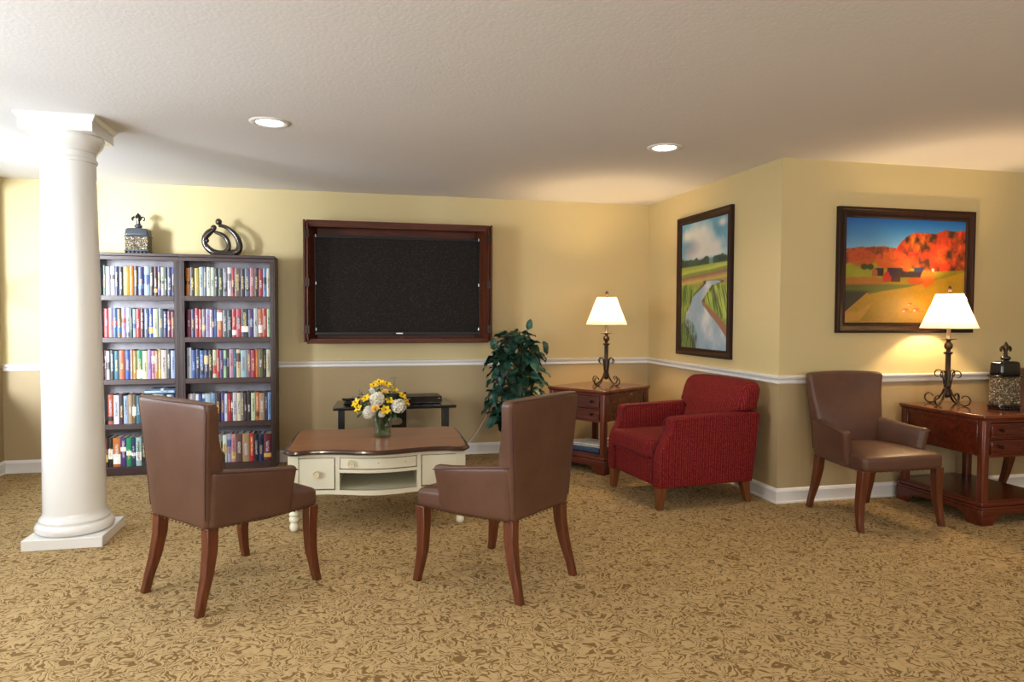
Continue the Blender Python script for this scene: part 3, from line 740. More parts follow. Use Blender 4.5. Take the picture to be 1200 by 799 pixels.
def flower(kind, px, py, dy, r, label, i, group):
    p = fpos(px, py, dy); rnd = random.Random(i*17+3)
    t = thing({'hydrangea': 'white_hydrangea', 'lily': 'yellow_lily', 'rose': 'orange_rose'}[kind], label, 'flower', (VX, VY, VZ+.015), 0, group)
    off = -Vector((VX, VY, VZ+.015)); T = Matrix.Translation(off)
    ax = (p-Vector((VX, VY, VZ+.12))).normalized(); ax = (ax+Vector((0, -.55, .15))).normalized()
    m = MB()
    if kind == 'hydrangea':
        for k in range(90):
            z = 1-2*(k+.5)/90; a = k*2.39996; s = math.sqrt(1-z*z); d = Vector((s*math.cos(a), s*math.sin(a), z))
            c = p+d*r*rnd.uniform(.66, 1.06)
            o1 = d.orthogonal().normalized(); o2 = d.cross(o1); ph = rnd.random()*2
            for q in range(4):
                an = ph+q*PI/2; dd = (o1*math.cos(an)+o2*math.sin(an)+d*.25); petal(m, c, dd, d, r*.36, r*.30, .1, fold=.4)
        m.lathe([(max(.0005, r*.66*math.sin(PI*q/8)), -r*.66*math.cos(PI*q/8)) for q in range(9)], 14, tuple(p))
        b = 'petalwhite'
    elif kind == 'lily':
        o1 = ax.orthogonal().normalized(); o2 = ax.cross(o1); ph = rnd.random()*2
        for q in range(6):
            an = ph+q*PI/3; rad = o1*math.cos(an)+o2*math.sin(an); petal(m, p-ax*r*.4, rad*.8+ax*(.75 if q % 2 else .95), ax-rad*.8, r*1.4, r*.92, .35)
        b = 'petalyellow'
    else:
        o1 = ax.orthogonal().normalized(); o2 = ax.cross(o1)
        for ring, (n, tilt, L) in enumerate(((4, .15, .8), (5, .4, .95), (6, .8, 1.05), (7, 1.4, 1.05))):
            for q in range(n):
                an = ring*.7+q*2*PI/n; rad = o1*math.cos(an)+o2*math.sin(an); petal(m, p-ax*r*.5+rad*r*.12*ring, rad*tilt+ax, ax*tilt-rad, r*L, r*.85, -.25 if ring < 2 else .1, fold=.25)
        b = 'petalorange'
    for v in range(len(m.v)): m.v[v] = tuple(Vector(m.v[v])+off)
    m.build('bloom', b, t, smooth=50)
    if kind == 'lily':
        m = MB()
        for q in range(5):
            an = q*1.26; d = ax+(o1*math.cos(an)+o2*math.sin(an))*.3; m.tube([p+off, p+off+d*r*.7], .0011, 5)
        m.build('stamens', 'anther', t)
    m = MB(); stem_to(m, p-ax*r*(.4 if kind != 'hydrangea' else .7), i)
    for v in range(len(m.v)): m.v[v] = tuple(Vector(m.v[v])+off)
    m.build('stem', 'stemgreen', t)
    m = MB()
    for q in range(3):
        an = rnd.random()*6.28; d = Vector((math.cos(an), math.sin(an), rnd.uniform(-.3, .3))); petal(m, p-ax*r*(1.0+.3*q)+off, d, (0, 0, 1), rnd.uniform(.04, .065), .024, .3)
    for v in range(len(m.v)):
        q = Vector(m.v[v])-off
        if q.z < VZ+.17 and (abs(q.x-VX) > .05 or abs(q.y-VY) > .05): q.z = VZ+.175
        m.v[v] = tuple(q+off)
    m.build('leaves', 'flowerleaf', t)
WH = 'white blooms in the vase'; YL = 'yellow lilies in the vase'
fl = [('hydrangea', 441.7, 468, -.045, .045, 'largest white ruffled bloom at the centre of the bouquet', WH), ('hydrangea', 432.5, 483, -.05, .039, 'white ruffled bloom low on the left side of the bouquet', WH),
 ('hydrangea', 466.5, 477, -.045, .044, 'white ruffled bloom on the right side of the bouquet', WH), ('hydrangea', 438, 458.5, .02, .026, 'small white bloom near the top left of the bouquet', WH), ('hydrangea', 447, 485, -.06, .022, 'small white bloom hanging at the vase rim, lowest in the bouquet', WH),
 ('lily', 444.5, 450, .0, .030, 'topmost yellow lily of the bouquet', YL), ('lily', 438.5, 453, -.01, .026, 'yellow lily just left of the topmost one', YL), ('lily', 453, 452.5, .0, .030, 'yellow lily just right of the topmost one', YL),
 ('lily', 429.5, 467.5, -.02, .027, 'yellow lily at upper left of bouquet, above the leftmost ones', YL), ('lily', 418.5, 473, .0, .030, 'leftmost upper yellow lily of the bouquet', YL), ('lily', 421, 479, -.03, .026, 'leftmost lower yellow lily of the bouquet', YL),
 ('lily', 455.5, 470, -.05, .026, 'yellow lily between the two biggest white blooms', YL), ('lily', 451, 480.5, -.07, .028, 'yellow lily low at the centre, above the vase rim', YL), ('lily', 471, 466, .0, .028, 'yellow lily above the right hand white bloom', YL), ('lily', 475.5, 474, .01, .028, 'rightmost yellow lily of the bouquet', YL), ('lily', 462, 459, .02, .026, 'yellow lily at the upper right of the bouquet', YL),
 ('rose', 439.4, 477.5, -.085, .026, 'pale orange rose low at the front of the bouquet', 'orange roses in the vase'), ('rose', 451, 459.5, -.03, .022, 'pale orange rose near the top of the bouquet', 'orange roses in the vase')]
for i, (k, px, py, dy, r, lab, g) in enumerate(fl): flower(k, px, py, dy, r, lab, i, g)
def sprig(pts, lab, seed, leafy):
    rnd = random.Random(seed); P = [fpos(*q) for q in pts]; off = -Vector((VX, VY, VZ+.015))
    m = MB(); m.tube([Vector((VX, VY, VZ+.03)), Vector((VX, VY, VZ+.16))]+P, .0016, 5)
    for k, q in enumerate(P):
        if leafy:
            for s in range(5): petal(m, q, (rnd.uniform(-1, 1), rnd.uniform(-1, .6), rnd.uniform(-.6, .6)), (0, 0, 1), rnd.uniform(.03, .055), .024, .3)
        else:
            for s in range(3):
                e = q+Vector((rnd.uniform(-.03, .03), rnd.uniform(-.02, .02), rnd.uniform(0, .03))); m.tube([q, e], .0008, 4); m.rbox((.006, .006, .007), .003, 2, 1, T=Matrix.Translation(e))
    m.v = [tuple(Vector(v)+off) for v in m.v]
    o = m.build('greenery_sprig', 'flowerleaf'); o.location = (VX, VY, VZ+.015)
    tag(o, lab, 'sprig', 'greenery in the vase')
sprig([(455, 466, .01), (460, 458, .0), (463, 448, .0)], 'thin budded sprig rising at the upper right of the bouquet', 3, 0)
sprig([(440, 472, .02), (428, 464, .0), (421, 463, .0)], 'thin budded sprig arching over the left of the bouquet', 4, 0)
sprig([(440, 480, .0), (430, 475, .01), (424, 486, -.01)], 'leafy sprig drooping at the left of the bouquet', 5, 1)
sprig([(452, 478, .0), (460, 468, .02), (462, 486, -.03)], 'leafy sprig at the right, over the vase rim', 6, 1)
leafm = MB(); rv = random.Random(5)
for q in range(16):
    a_ = q*2.4; petal(leafm, (.022*math.cos(a_), .022*math.sin(a_), .01+.007*q), (math.cos(a_)*.25, math.sin(a_)*.25, 1), (math.cos(a_), math.sin(a_), .1), .055, .034, -.1)
oo = leafm.build('foliage_in_vase', plain('submerged_leaf', (30, 62, 28), .5, vary=.3)); oo.location = (VX, VY, VZ+.016); tag(oo, 'dark green leaves standing in the water of the square vase', 'leaves')
sprig([(444, 474, .03), (440, 462, .03), (450, 462, .03)], 'leafy sprig among the upper blooms of the bouquet', 7, 1)

# ------------------------------------------------------------ brown leather armchairs
def chair(label, loc, rot, group='brown leather armchairs'):
    t = thing('leather_armchair', label, 'armchair', loc, rot, group)
    def wy(y): return .245+(.308-.245)*(y+.26)/.57       # half width of the body at depth y
    # seat
    m = MB()
    def fn(u, v, w, X, Y, Z):
        y = .045+Y*(.53/.58); x = X*(wy(y)-.012)/.30; z = .42+Z
        if w > 0: z += .022*(1-u*u)*(1-v*v)*w-.012*max(0, v)**3*w
        y += .012*max(0, v)*(1-u*u)
        if w < 0: z += .012*abs(w)*(1-abs(v))*-1
        return (x, y, z)
    m.rbox((.60, .58, .105), .030, 4, 8, fn); m.build('seat', 'leather', t, smooth=70)
    # backrest
    def fb(u, v, w, X, Y, Z):
        z = .655+Z; f = (z-.37)/.57; half = .236+.062*max(0, f)**1.3
        x = u*half; th = .045-.014*f
        yc = -.215-.065*f+.028*u*u*f          # leans back; the sides wrap forward
        y = yc+v*th+(.05*(1-u*u*.6)*max(0, 1-((w+.25)/.75)**2) if v > 0 else 0)
        z += .010*(1-u*u)*(max(0, w)) if w > 0 else 0
        return (x, y, z)
    m = MB(); m.rbox((.60, .12, .57), .028, 4, 8, fb); m.build('backrest', 'leather', t, smooth=70)
    # arms
    for s in (-1, 1):
        def fa(u, v, w, X, Y, Z):
            fy = (v+1)/2; fz = (w+1)/2
            y = -.245+.405*fy+.010*max(0, v)*fz**2-.004*max(0, v)*(1-fz)
            top = .640-.045*fy+.010*max(0, fy-.75)*4; bot = .368
            z = bot+(top-bot)*fz
            lean = .026*fy*fz+.016*fz
            xo = wy(y)+lean; x = s*(xo-.032+u*s*.032)
            return (x, y, z)
        m = MB(); m.rbox((.064, .40, .26), .026, 4, 6, fa); m.build('armrest', 'leather', t, smooth=70)
        # welt along the outer top edge of the arm
        m = MB(); m.tube([(s*(wy(-.245+.405*f)+.026*f+.013), -.245+.405*f, .640-.045*f-.010) for f in [i/8 for i in range(9)]], .0035, 6); m.build('piping', 'piping', t)
    # welt around the back
    m = MB()
    def bp(u, w, v=-1):
        z = .655+w*.285; f = (z-.37)/.57; return (u*(.236+.062*max(0, f)**1.3)*.975, -.215-.065*f+.028*u*u*f+v*(.045-.014*f)*.93, z)
    m.tube([bp(-1, w/6) for w in range(-5, 6)]+[bp(-.96, .975)]+[(x, y, z+.006) for x, y, z in [bp(u/6, .975) for u in range(-5, 6)]]+[bp(.96, .975)]+[bp(1, w/6) for w in range(5, -6, -1)], .0032, 6)
    m.build('back_piping', 'piping', t)
    # nail row under the upholstery
    m = MB(); P = []
    for i in range(15): P.append((.236, -.26)) if 0 else None
    ring = []
    for i in range(22): f = i/21; y = -.24+.55*f; ring += [(wy(y)-.004, y), (-wy(y)+.004, y)]
    for i in range(16): ring += [(-.235+.47*i/15, -.262), (-.29+.58*i/15, .312+.01*(1-(2*i/15-1)**2))]
    for x, y in ring: m.lathe([(.0035, -.0), (.0035, .004), (.001, .006)], 6, (x*.985, y*.975, .3685))
    m.build('nailhead_trim', 'nail', t)
    # legs
    for s in (-1, 1):
        m = MB(); m.loftsq([(s*.300, .296, 0, .017, .018), (s*.298, .285, .05, .018, .019), (s*.288, .268, .16, .022, .023), (s*.277, .272, .28, .026, .026), (s*.272, .280, .378, .028, .028)]); m.build('leg', 'legwood', t, smooth=40, bevel=.004)
        m = MB(); m.loftsq([(s*.232, -.292, 0, .017, .018), (s*.229, -.275, .07, .018, .019), (s*.221, -.246, .17, .022, .023), (s*.213, -.226, .28, .026, .026), (s*.208, -.222, .378, .027, .028)]); m.build('leg', 'legwood', t, smooth=40, bevel=.004)
    return t
c0 = chair('brown leather armchair seen from behind, beside the white column', (-.575, -2.95, 0), math.atan2(.66, .75)-PI/2)
def place(label, loc, rot):
    c = copy_tree(c0); c.location = loc; c.rotation_euler.z = rot; return tag(c, label, 'armchair', 'brown leather armchairs')
place('brown leather armchair seen from behind, in front of the potted plant', (.755, -3.13, 0), math.atan2(.765, -.645)-PI/2)
place('brown leather armchair facing the room, under the autumn farm picture', (3.378, -2.62, 0), PI)
place('brown leather armchair cut off by the photo edge, behind the right table', (4.985, -2.64, 0), PI)

# ------------------------------------------------------------ red armchair
t = thing('red_armchair', 'red pinstriped upholstered armchair with short wooden legs in corner', 'armchair', (2.42, -1.80, 0), math.atan2(-.10, -.99)-PI/2)
def sidepanel(s):
    P = [(.405, .15), (.405, .36), (.385, .43), (.345, .50), (.325, .545), (.322, .60), (.315, .625), (.29, .637), (-.38, .655), (-.405, .645), (-.36, .15)]
    # smooth outline
    m = MB(); w0, w1 = .285, .385; n = len(P); r = .018; vs = []; fs = []
    lays = [(w0+.0, .012), (w0+.006, .004), (w0+.018, 0), (w1-.018, 0), (w1-.005, .005), (w1, .014)]
    for x, d in lays:
        for q in inset(P, d): vs.append((s*(x+.022*max(0, (q[1]-.3)/.35)), q[0], q[1]))
    for k in range(len(lays)-1):
        for i in range(n):
            q = (k*n+i, k*n+(i+1) % n, (k+1)*n+(i+1) % n, (k+1)*n+i); fs.append(q if s < 0 else q[::-1])
    a = tuple(range(n)); b = tuple((len(lays)-1)*n+i for i in range(n))
    fs += [a[::-1], b] if s < 0 else [a, b[::-1]]
    m.add(vs, fs); o = m.build('armrest', 'red', t, smooth=40)
    sb = o.modifiers.new('round', 'BEVEL'); sb.width = .006; sb.segments = 2; sb.angle_limit = .5
    return o
for s in (-1, 1): sidepanel(s)
for s in (-1, 1):
    m = MB(); m.tube([(s*(.283+.022*max(0, (z-.3)/.35)), y+.002, z) for y, z in ((.405, .16), (.405, .36), (.385, .43), (.345, .50), (.325, .545), (.322, .60), (.29, .632), (0, .640))], .004, 6); m.build('piping', 'redpipe', t)
m = MB(); m.rbox((.575, .74, .19), .02, 3, 4, fn=lambda u, v, w, X, Y, Z: (X, Y+.02, Z+.245)); m.build('seat_base', 'red', t, smooth=60)
def fc(u, v, w, X, Y, Z):
    z = Z+.405+(.022*(1-u*u)*(1-v*v*.7) if w > 0 else 0); return (X, Y+.13+.01*max(0, v)*(1-u*u), z)
m = MB(); m.rbox((.566, .60, .125), .030, 4, 6, fc); cu = m.build('seat_cushion', 'red', t, smooth=70)
for zz in (.352, .452):
    m = MB(); m.tube([(-.278, -.05, zz), (-.278, .38, zz), (-.26, .421, zz), (-.12, .433, zz), (0, .437, zz), (.12, .433, zz), (.26, .421, zz), (.278, .38, zz), (.278, -.05, zz)], .0042, 6); m.build('piping', 'redpipe', cu)
def fk(u, v, w, X, Y, Z):
    z = .635+Z; f = max(0, (z-.40)/.46)
    half = .385+.012*f if z > .655 else .285
    half -= .05*max(0, w-.55)**2*3
    if z <= .655: half = .283
    y = -.245-.125*f+v*(.095-.02*f)+(.03*(1-u*u)*(1-w*w) if v > 0 else 0)
    z += (.012*(1-u*u))*max(0, w)
    return (u*half, y, z)
m = MB(); m.rbox((.78, .20, .45), .06, 6, 10, fk)
m.build('backrest', 'red', t, smooth=80)
def frb(u, v, w, X, Y, Z):
    z = .40+Z; f = (z-.15)/.5; return (u*.30, -.355-.045*f+Y, z)
m = MB(); m.rbox((.60, .06, .50), .02, 3, 4, frb); m.build('back_frame', 'red', t, smooth=60)
for s in (-1, 1):
    m = MB(); m.loftsq([(s*.340, .375, 0, .020, .020), (s*.338, .362, .16, .034, .034)]); m.build('leg', 'armleg', t, bevel=.003)
    m = MB(); m.loftsq([(s*.340, -.345, 0, .020, .020), (s*.338, -.315, .16, .032, .032)]); m.build('leg', 'armleg', t, bevel=.003)

# ------------------------------------------------------------ cherry side tables
def side_table(label, loc, rot):
    t = thing('side_table', label, 'side table', loc, rot, 'cherry wood side tables')
    w, d = .30, .345; ZT = .705
    m = MB(); m.box(-w-.008, w+.008, -d-.008, d+.008, ZT-.022, ZT); m.build('tabletop', 'cherrytop', t, bevel=.006)
    m = MB(); m.box(-w+.002, w-.002, -d+.002, d-.002, ZT-.034, ZT-.022); m.box(-w-.004, w+.004, -d-.004, d+.004, ZT-.030, ZT-.024)
    # panelled upper box
    for s in (-1, 1):
        a, b = sorted((s*(w-.012), s*(w-.030))); m.box(a, b, -d+.03, d-.03, .440, ZT-.034)
        e, g = sorted((s*(w-.002), s*(w-.014)))
        m.box(e, g, -d+.05, d-.05, ZT-.060, ZT-.034); m.box(e, g, -d+.05, -d+.066, .440, ZT-.060); m.box(e, g, d-.066, d-.05, .440, ZT-.060)
    m.box(-w+.03, w-.03, d-.026, d-.010, .440, ZT-.034); m.box(-w+.05, w-.05, -d+.018, d-.03, .440, .452)
    for z0, z1 in ((.655, ZT-.034), (.548, .560), (.434, .452)): m.box(-w+.05, w-.05, -d+.004, -d+.022, z0, z1)
    m.build('carcass', 'cherry', t, bevel=.003)
    for sx in (-1, 1):
        for sy in (-1, 1):
            m = MB(); cx, cy = sx*(w-.027), sy*(d-.027); c = .027; e = .010
            P = [(-c+e, -c), (c-e, -c), (c, -c+e), (c, c-e), (c-e, c), (-c+e, c), (-c, c-e), (-c, -c+e)]
            m.prism([(cx+a, cy+b) for a, b in P], .146, ZT-.034)
            m.box(cx-.030, cx+.030, cy-.030, cy+.030, .146, .20) if 0 else None
            m.build('corner_post', 'cherryv', t, bevel=.003)
    for z0, z1 in ((.562, .653), (.454, .546)):
        m = MB(); y = -d+.006; x = w-.056
        m.box(-x, x, y, y+.014, z0, z1)
        for a, b, e, g in ((-x, x, z1-.013, z1), (-x, x, z0, z0+.013), (-x, -x+.013, z0+.013, z1-.013), (x-.013, x, z0+.013, z1-.013)): m.box(a, b, y-.013, y, e, g)
        dr = m.build('drawer', 'cherry', t, bevel=.003)
        for kx in (-.165, .165):
            m = MB(); T = Matrix.Translation((kx, y, (z0+z1)/2)) @ Matrix.Rotation(PI/2, 4, 'X'); m.lathe([(.008, -.001), (.005, .004), (.005, .010), (.011, .015), (.012, .020), (.008, .025), (.0005, .027)], 18, T=T); m.build('knob', 'knobmetal', dr, smooth=60)
    m = MB(); m.box(-w+.004, w-.004, -d+.004, d-.004, .142, .160); m.build('lower_shelf', 'cherry', t, bevel=.003)
    m = MB(); m.box(-w-.012, w+.012, -d-.012, d+.012, .100, .118); m.box(-w-.003, w+.003, -d-.003, d+.003, .118, .146)
    m.build('base_moulding', 'cherry', t, bevel=.005)
    # bracket plinth on four sides
    def plinth(L): # profile of one side: polygon (along, z)
        P = [(-L, 0), (-L, .100), (L, .100), (L, 0), (L-.085, 0)]
        for i in range(9):
            a = i/8; P.append((L-.085-.018-.075*a, .028+.038*math.sin(a*PI/2)))
        P += [(-(x), z) for x, z in [(L-.085-.018-.075*a/8, .028+.038*math.sin(a/8*PI/2)) for a in range(8, -1, -1)]]+[(-L+.085, 0)]
        return P
    m = MB(); W2, D2 = w+.012, d+.012
    for s in (-1, 1):
        y = s*D2; m.prism(plinth(W2), min(y, y-s*.02), max(y, y-s*.02), 'y')
        x = s*W2; m.prism(plinth(D2-.021), min(x, x-s*.02), max(x, x-s*.02), 'x')
    m.build('bracket_plinth', 'cherry', t, bevel=.003)
    return t
th = math.radians(34); Cn = Vector((2.07, -1.15)); xd = Vector((math.sin(th), -math.cos(th))); yd = Vector((math.cos(th), math.sin(th)))
c1 = Cn-xd*.312+yd*.357
st = side_table('cherry wood side table with two drawers, in the corner behind red armchair', (c1.x, c1.y, 0), th-PI/2)
s2 = copy_tree(st); s2.location = (3.915+.312, -2.985+.357, 0); s2.rotation_euler.z = 0
tag(s2, 'cherry wood side table with two drawers, at right edge of photo', 'side table', 'cherry wood side tables')
# things on the lower shelf of the corner table
R1 = th-PI/2
def loc1(x, y, z): v = c1+xd*x+yd*y; return (v.x, v.y, z)
o = MB(); o.rbox((.36, .30, .040), .006, 2, 2, fn=lambda u, v, w, X, Y, Z: (X, Y, Z+.020)); o.box(-.176, .176, -.146, .146, .006, .034)
o = o.build('photo_album', plain('dark_blue_cover', (44, 62, 84), .4), smooth=40); o.location = loc1(.02, -.13, .160); o.rotation_euler.z = R1
tag(o, 'thick dark blue album lying on the corner table lower shelf', 'album')
for i, (z, c, rot, w_, lab) in enumerate(((.200, (206, 204, 190), .05, .33, 'pale magazine directly on the dark blue album'), (.209, (180, 176, 160), -.07, .30, 'greyish magazine in the middle of the small stack on the album'), (.218, (224, 222, 212), .10, .27, 'off-white magazine topmost of the stack on the album'))):
    m = MB(); m.rbox((w_, .24, .009), .003, 2, 2, fn=lambda u, v, w, X, Y, Z: (X, Y, Z+.0045)); o = m.build('magazine', plain('magazine_cover', c, .35, vary=.1), smooth=40)
    o.location = loc1(.03, -.14, z); o.rotation_euler.z = R1+rot; tag(o, lab, 'magazine', 'magazines on the corner table shelf')

# ------------------------------------------------------------ scroll foot table lamps
def lamp(label, loc, rot):
    t = thing('table_lamp', label, 'table lamp', loc, rot, 'scrolled bronze table lamps')
    m = MB(); m.lathe([(.010, .05), (.020, .062), (.024, .078), (.020, .092), (.012, .10), (.012, .12), (.022, .128), (.024, .140), (.020, .148)], 24); m.build('lower_knop', 'bronze', t, smooth=60)
    m = MB(); m.lathe([(.019, .145), (.0175, .155), (.0175, .355), (.020, .362)], 10); m.build('fluted_stem', 'bronze', t, smooth=20)
    m = MB(); m.lathe([(.020, .360), (.030, .366), (.030, .374), (.014, .380), (.014, .392), (.024, .402), (.028, .418), (.026, .434), (.014, .446), (.012, .456), (.020, .462)], 28); m.build('upper_knop', 'bronze', t, smooth=60)
    m = MB(); m.lathe([(.018, .462), (.052, .468), (.054, .472), (.018, .470)], 32); m.build('drip_pan', 'brass', t, smooth=60)
    m = MB(); m.lathe([(.013, .470), (.013, .54), (.016, .545), (.016, .57), (.010, .575)], 20); m.build('socket', 'brass', t)
    def scroll(mb, T):
        def sp(cx, cz, r0, r1, a0, a1, n): return [(cx+(r0+(r1-r0)*i/n)*math.cos(math.radians(a0+(a1-a0)*i/n)), 0, cz+(r0+(r1-r0)*i/n)*math.sin(math.radians(a0+(a1-a0)*i/n))) for i in range(n+1)]
        # lower S: from the stem out to the table and curling up
        low = [(.020, 0, .115), (.034, 0, .080), (.060, 0, .040), (.092, 0, .012)]+sp(.122, .045, .0410, .024, 250, 520, 22)
        mb.tube(low, [.0055]*5+[.0055-.002*i/22 for i in range(22)], 8, T=T, up=(0, 1, 0), flat=(.9, 1.7))
        up_ = [(.020, 0, .120), (.026, 0, .165), (.034, 0, .205)]+sp(.066, .216, .034, .018, 165, -100, 20)
        mb.tube(up_, [.0045]*4+[.0045-.0015*i/20 for i in range(20)], 8, T=T, up=(0, 1, 0), flat=(.9, 1.6))
    for k in range(4):
        m = MB(); scroll(m, Matrix.Rotation(k*PI/2, 4, 'Z')); m.build('scroll_foot', 'bronze', t, smooth=60)
    m = MB(); seg = 96
    vs = []; fs = []
    for z, r in ((.545, .182), (.549, .1805), (.63, .147), (.71, .1135), (.786, .086), (.790, .085)):
        for i in range(seg): a = 2*PI*i/seg; rr = r*(1+(.006 if i % 2 else -.004)); vs.append((rr*math.cos(a), rr*math.sin(a), z))
    for kk in range(5):
        for i in range(seg): fs.append((kk*seg+i, kk*seg+(i+1) % seg, (kk+1)*seg+(i+1) % seg, (kk+1)*seg+i))
    m.add(vs, fs); sh = m.build('lamp_shade', 'shade', t, smooth=60)
    m = MB()
    for z, r in ((.546, .183), (.789, .086)): m.tube([(r*math.cos(2*PI*i/48), r*math.sin(2*PI*i/48), z) for i in range(49)], .003, 6)
    m.build('shade_trim', plain('shade_trim_cloth', (226, 214, 190), .8), sh)
    m = MB()
    for s in (0, PI/2, PI, 3*PI/2): m.tube([(0, 0, .785), (.085*math.cos(s), .085*math.sin(s), .783)], .0018, 5)
    for s in (-1, 1): m.tube([(0, 0, .56), (s*.045, 0, .60), (s*.05, 0, .69), (s*.02, 0, .77), (0, 0, .785)], .0018, 6)
    m.build('harp', 'brass', t)
    m = MB(); m.lathe([(.006, .785), (.012, .792), (.008, .800), (.005, .803), (.012, .812), (.014, .824), (.010, .838), (.002, .848)], 18); m.build('finial', 'bronze', t, smooth=60)
    m = MB(); m.lathe([(.008, .575), (.016, .59), (.028, .62), (.030, .64), (.022, .665), (.001, .675)], 20); b = m.build('bulb', 'bulb', t, smooth=60)
    L = bpy.data.lights.new('lamp_bulb_light', 'POINT'); L.energy = LAMP; L.color = (1, .70, .38); L.shadow_soft_size = .035
    o = bpy.data.objects.new('lamp_bulb_light', L); COL.objects.link(o); o.parent = t; o.location = (0, 0, .70)
    return t
LAMP = 34
lp = lamp('lit bronze scroll table lamp on the corner side table', (2.27, -.65, .705), .5)
l2 = copy_tree(lp); l2.location = (4.165, -2.45, .705); l2.rotation_euler.z = .3
tag(l2, 'lit bronze scroll table lamp in front of the autumn farm picture', 'table lamp', 'scrolled bronze table lamps')

# ------------------------------------------------------------ potted plant
t = thing('potted_plant', 'leafy green silk plant in a terracotta pot against back wall', 'potted plant', (1.49, -.42, 0))
m = MB(); m.lathe([(.085, 0), (.092, .005), (.118, .27), (.132, .272), (.135, .31), (.120, .312), (.116, .28)], 40, cap=False); m.lathe([(.001, .004), (.09, .004)], 40, cap=False); m.build('pot', 'terracotta', t, smooth=40)
m = MB(); m.lathe([(.117, .275), (.08, .285), (.001, .29)], 30, cap=False); m.build('soil', 'soil', t)
rnd = random.Random(11)
def leaf(mb, p, d, nrm, L, wd, mi):
    d = Vector(d).normalized(); nrm = Vector(nrm); side = d.cross(nrm).normalized(); nrm = side.cross(d).normalized()
    rows = [(0, .06), (.1, .55), (.28, .95), (.5, 1), (.72, .82), (.9, .42), (1, .03)]; vs = []; fs = []
    for i, (f, ww) in enumerate(rows):
        c = Vector(p)+d*L*f-nrm*L*.22*f*f
        for s in (-1, -.5, 0, .5, 1):
            vs.append(c+side*s*wd*ww/2+nrm*(abs(s)*.14*wd*ww+.010*math.sin(i*2.1+s*3)*abs(s)))
    for i in range(len(rows)-1):
        for k in range(4): a = i*5+k; fs.append((a, a+1, a+6, a+5))
    mb.add(vs, fs, mi)
ms = MB(); ml = MB(); mt = MB()
def wid(z):
    pts = [(.33, .18), (.45, .285), (.60, .315), (.80, .285), (.95, .25), (1.05, .20), (1.15, .12), (1.26, .05)]
    for (a, ra), (b, rb) in zip(pts, pts[1:]):
        if a <= z <= b: return ra+(rb-ra)*(z-a)/(b-a)
    return .1
for k in range(9):
    a = k*.7; top = (.10*math.cos(a)*(1+(k % 2)), .09*math.sin(a)*(1+(k % 2)), .75+.05*(k % 5)*1.6)
    ms.tube([(.03*math.cos(a), .03*math.sin(a), .28), (.06*math.cos(a), .06*math.sin(a), .5), top], [.006, .005, .003], 6)
for k in range(270):
    z = .36+.82*((k+.5)/270)**.95+rnd.uniform(-.02, .02); a = k*2.39996+rnd.uniform(-.3, .3); R_ = wid(z)*rnd.uniform(.30, .86)
    p = Vector((R_*math.cos(a), R_*.92*math.sin(a), z)); o_ = Vector((math.cos(a), math.sin(a), 0))
    d = o_*rnd.uniform(.3, 1)+Vector((rnd.uniform(-.4, .4), rnd.uniform(-.4, .4), rnd.uniform(-1.1, .25)))
    L = rnd.uniform(.10, .16)
    n_ = o_*.7+Vector((rnd.uniform(-.4, .4), rnd.uniform(-.4, .4), .8))
    if p.y+d.normalized().y*L > .38: d.y = -abs(d.y)
    leaf(ml, p, d, n_, L, L*rnd.uniform(.55, .7), 0 if rnd.random() < .68 else 1)
    ms.tube([(p.x*.25, p.y*.25, z-.06), (p.x*.7, p.y*.7, z-.015), p], [.003, .002, .0015], 4)
# single leaves standing out at the top and side, as on the real plant
leaf(ml, (.10, -.03, 1.20), (.25, -.2, 1), (0, -1, .2), .10, .062, 0)
leaf(ml, (-.22, -.08, 1.02), (-.1, -.2, 1), (0, -1, .1), .11, .07, 0)
leaf(ml, (.24, -.06, 1.10), (.3, -.2, -1), (.2, -1, .1), .13, .06, 1)
ms.tube([(.02, 0, 1.0), (.07, -.02, 1.12), (.10, -.03, 1.21)], .003, 5); ms.tube([(-.1, 0, .9), (-.18, -.05, .97), (-.22, -.08, 1.03)], .003, 5)
for x0, z0 in ((-.12, 1.14), (-.05, 1.17), (-.18, 1.08)):
    mt.tube([(x0*.4, 0, 1.0), (x0*.8, -.02, 1.08), (x0, -.03, z0)], .002, 5)
    for k in range(6): mt.tube([(x0, -.03, z0-.01*k), (x0+rnd.uniform(-.05, .05), -.03+rnd.uniform(-.03, .03), z0-.01*k+rnd.uniform(0, .04))], .0022, 4)
ms.build('stems', 'stem', t); ml.build('foliage', ['leaf', 'leafdark'], t, smooth=80); mt.build('dry_twigs', 'twig', t)
m = MB(); m.tube([(1.36, -.035, .62), (1.33, -.04, .50), (1.28, -.05, .35), (1.20, -.055, .22), (1.12, -.06, .12), (1.03, -.065, .05), (.95, -.07, .008), (.80, -.075, .006)], .0045, 8)
tag(m.build('power_cord', 'cord'), 'white cord running down the wall beside the potted plant', 'cord')

# ------------------------------------------------------------ framed pictures (painted grids)
def vnoise(x, y, s, seed=0, octv=4):
    out = np.zeros_like(x); amp = 1; tot = 0
    for o in range(octv):
        xs = x*s*2**o; ys = y*s*2**o; xi = np.floor(xs); yi = np.floor(ys); fx = xs-xi; fy = ys-yi
        fx = fx*fx*(3-2*fx); fy = fy*fy*(3-2*fy)
        def h(a, b):
            v = np.sin(a*127.1+b*311.7+seed*74.7+o*13.1)*43758.5453; return v-np.floor(v)
        out += amp*((h(xi, yi)*(1-fx)+h(xi+1, yi)*fx)*(1-fy)+(h(xi, yi+1)*(1-fx)+h(xi+1, yi+1)*fx)*fy); tot += amp; amp *= .55
    return out/tot
def mixc(c, col_, mask):
    col_ = np.array(col_, float); return c*(1-mask[..., None])+col_*mask[..., None]
def step(v, w=.01): return np.clip(v/w+.5, 0, 1)
def interp(xs, pts): return np.interp(xs, [p[0] for p in pts], [p[1] for p in pts])
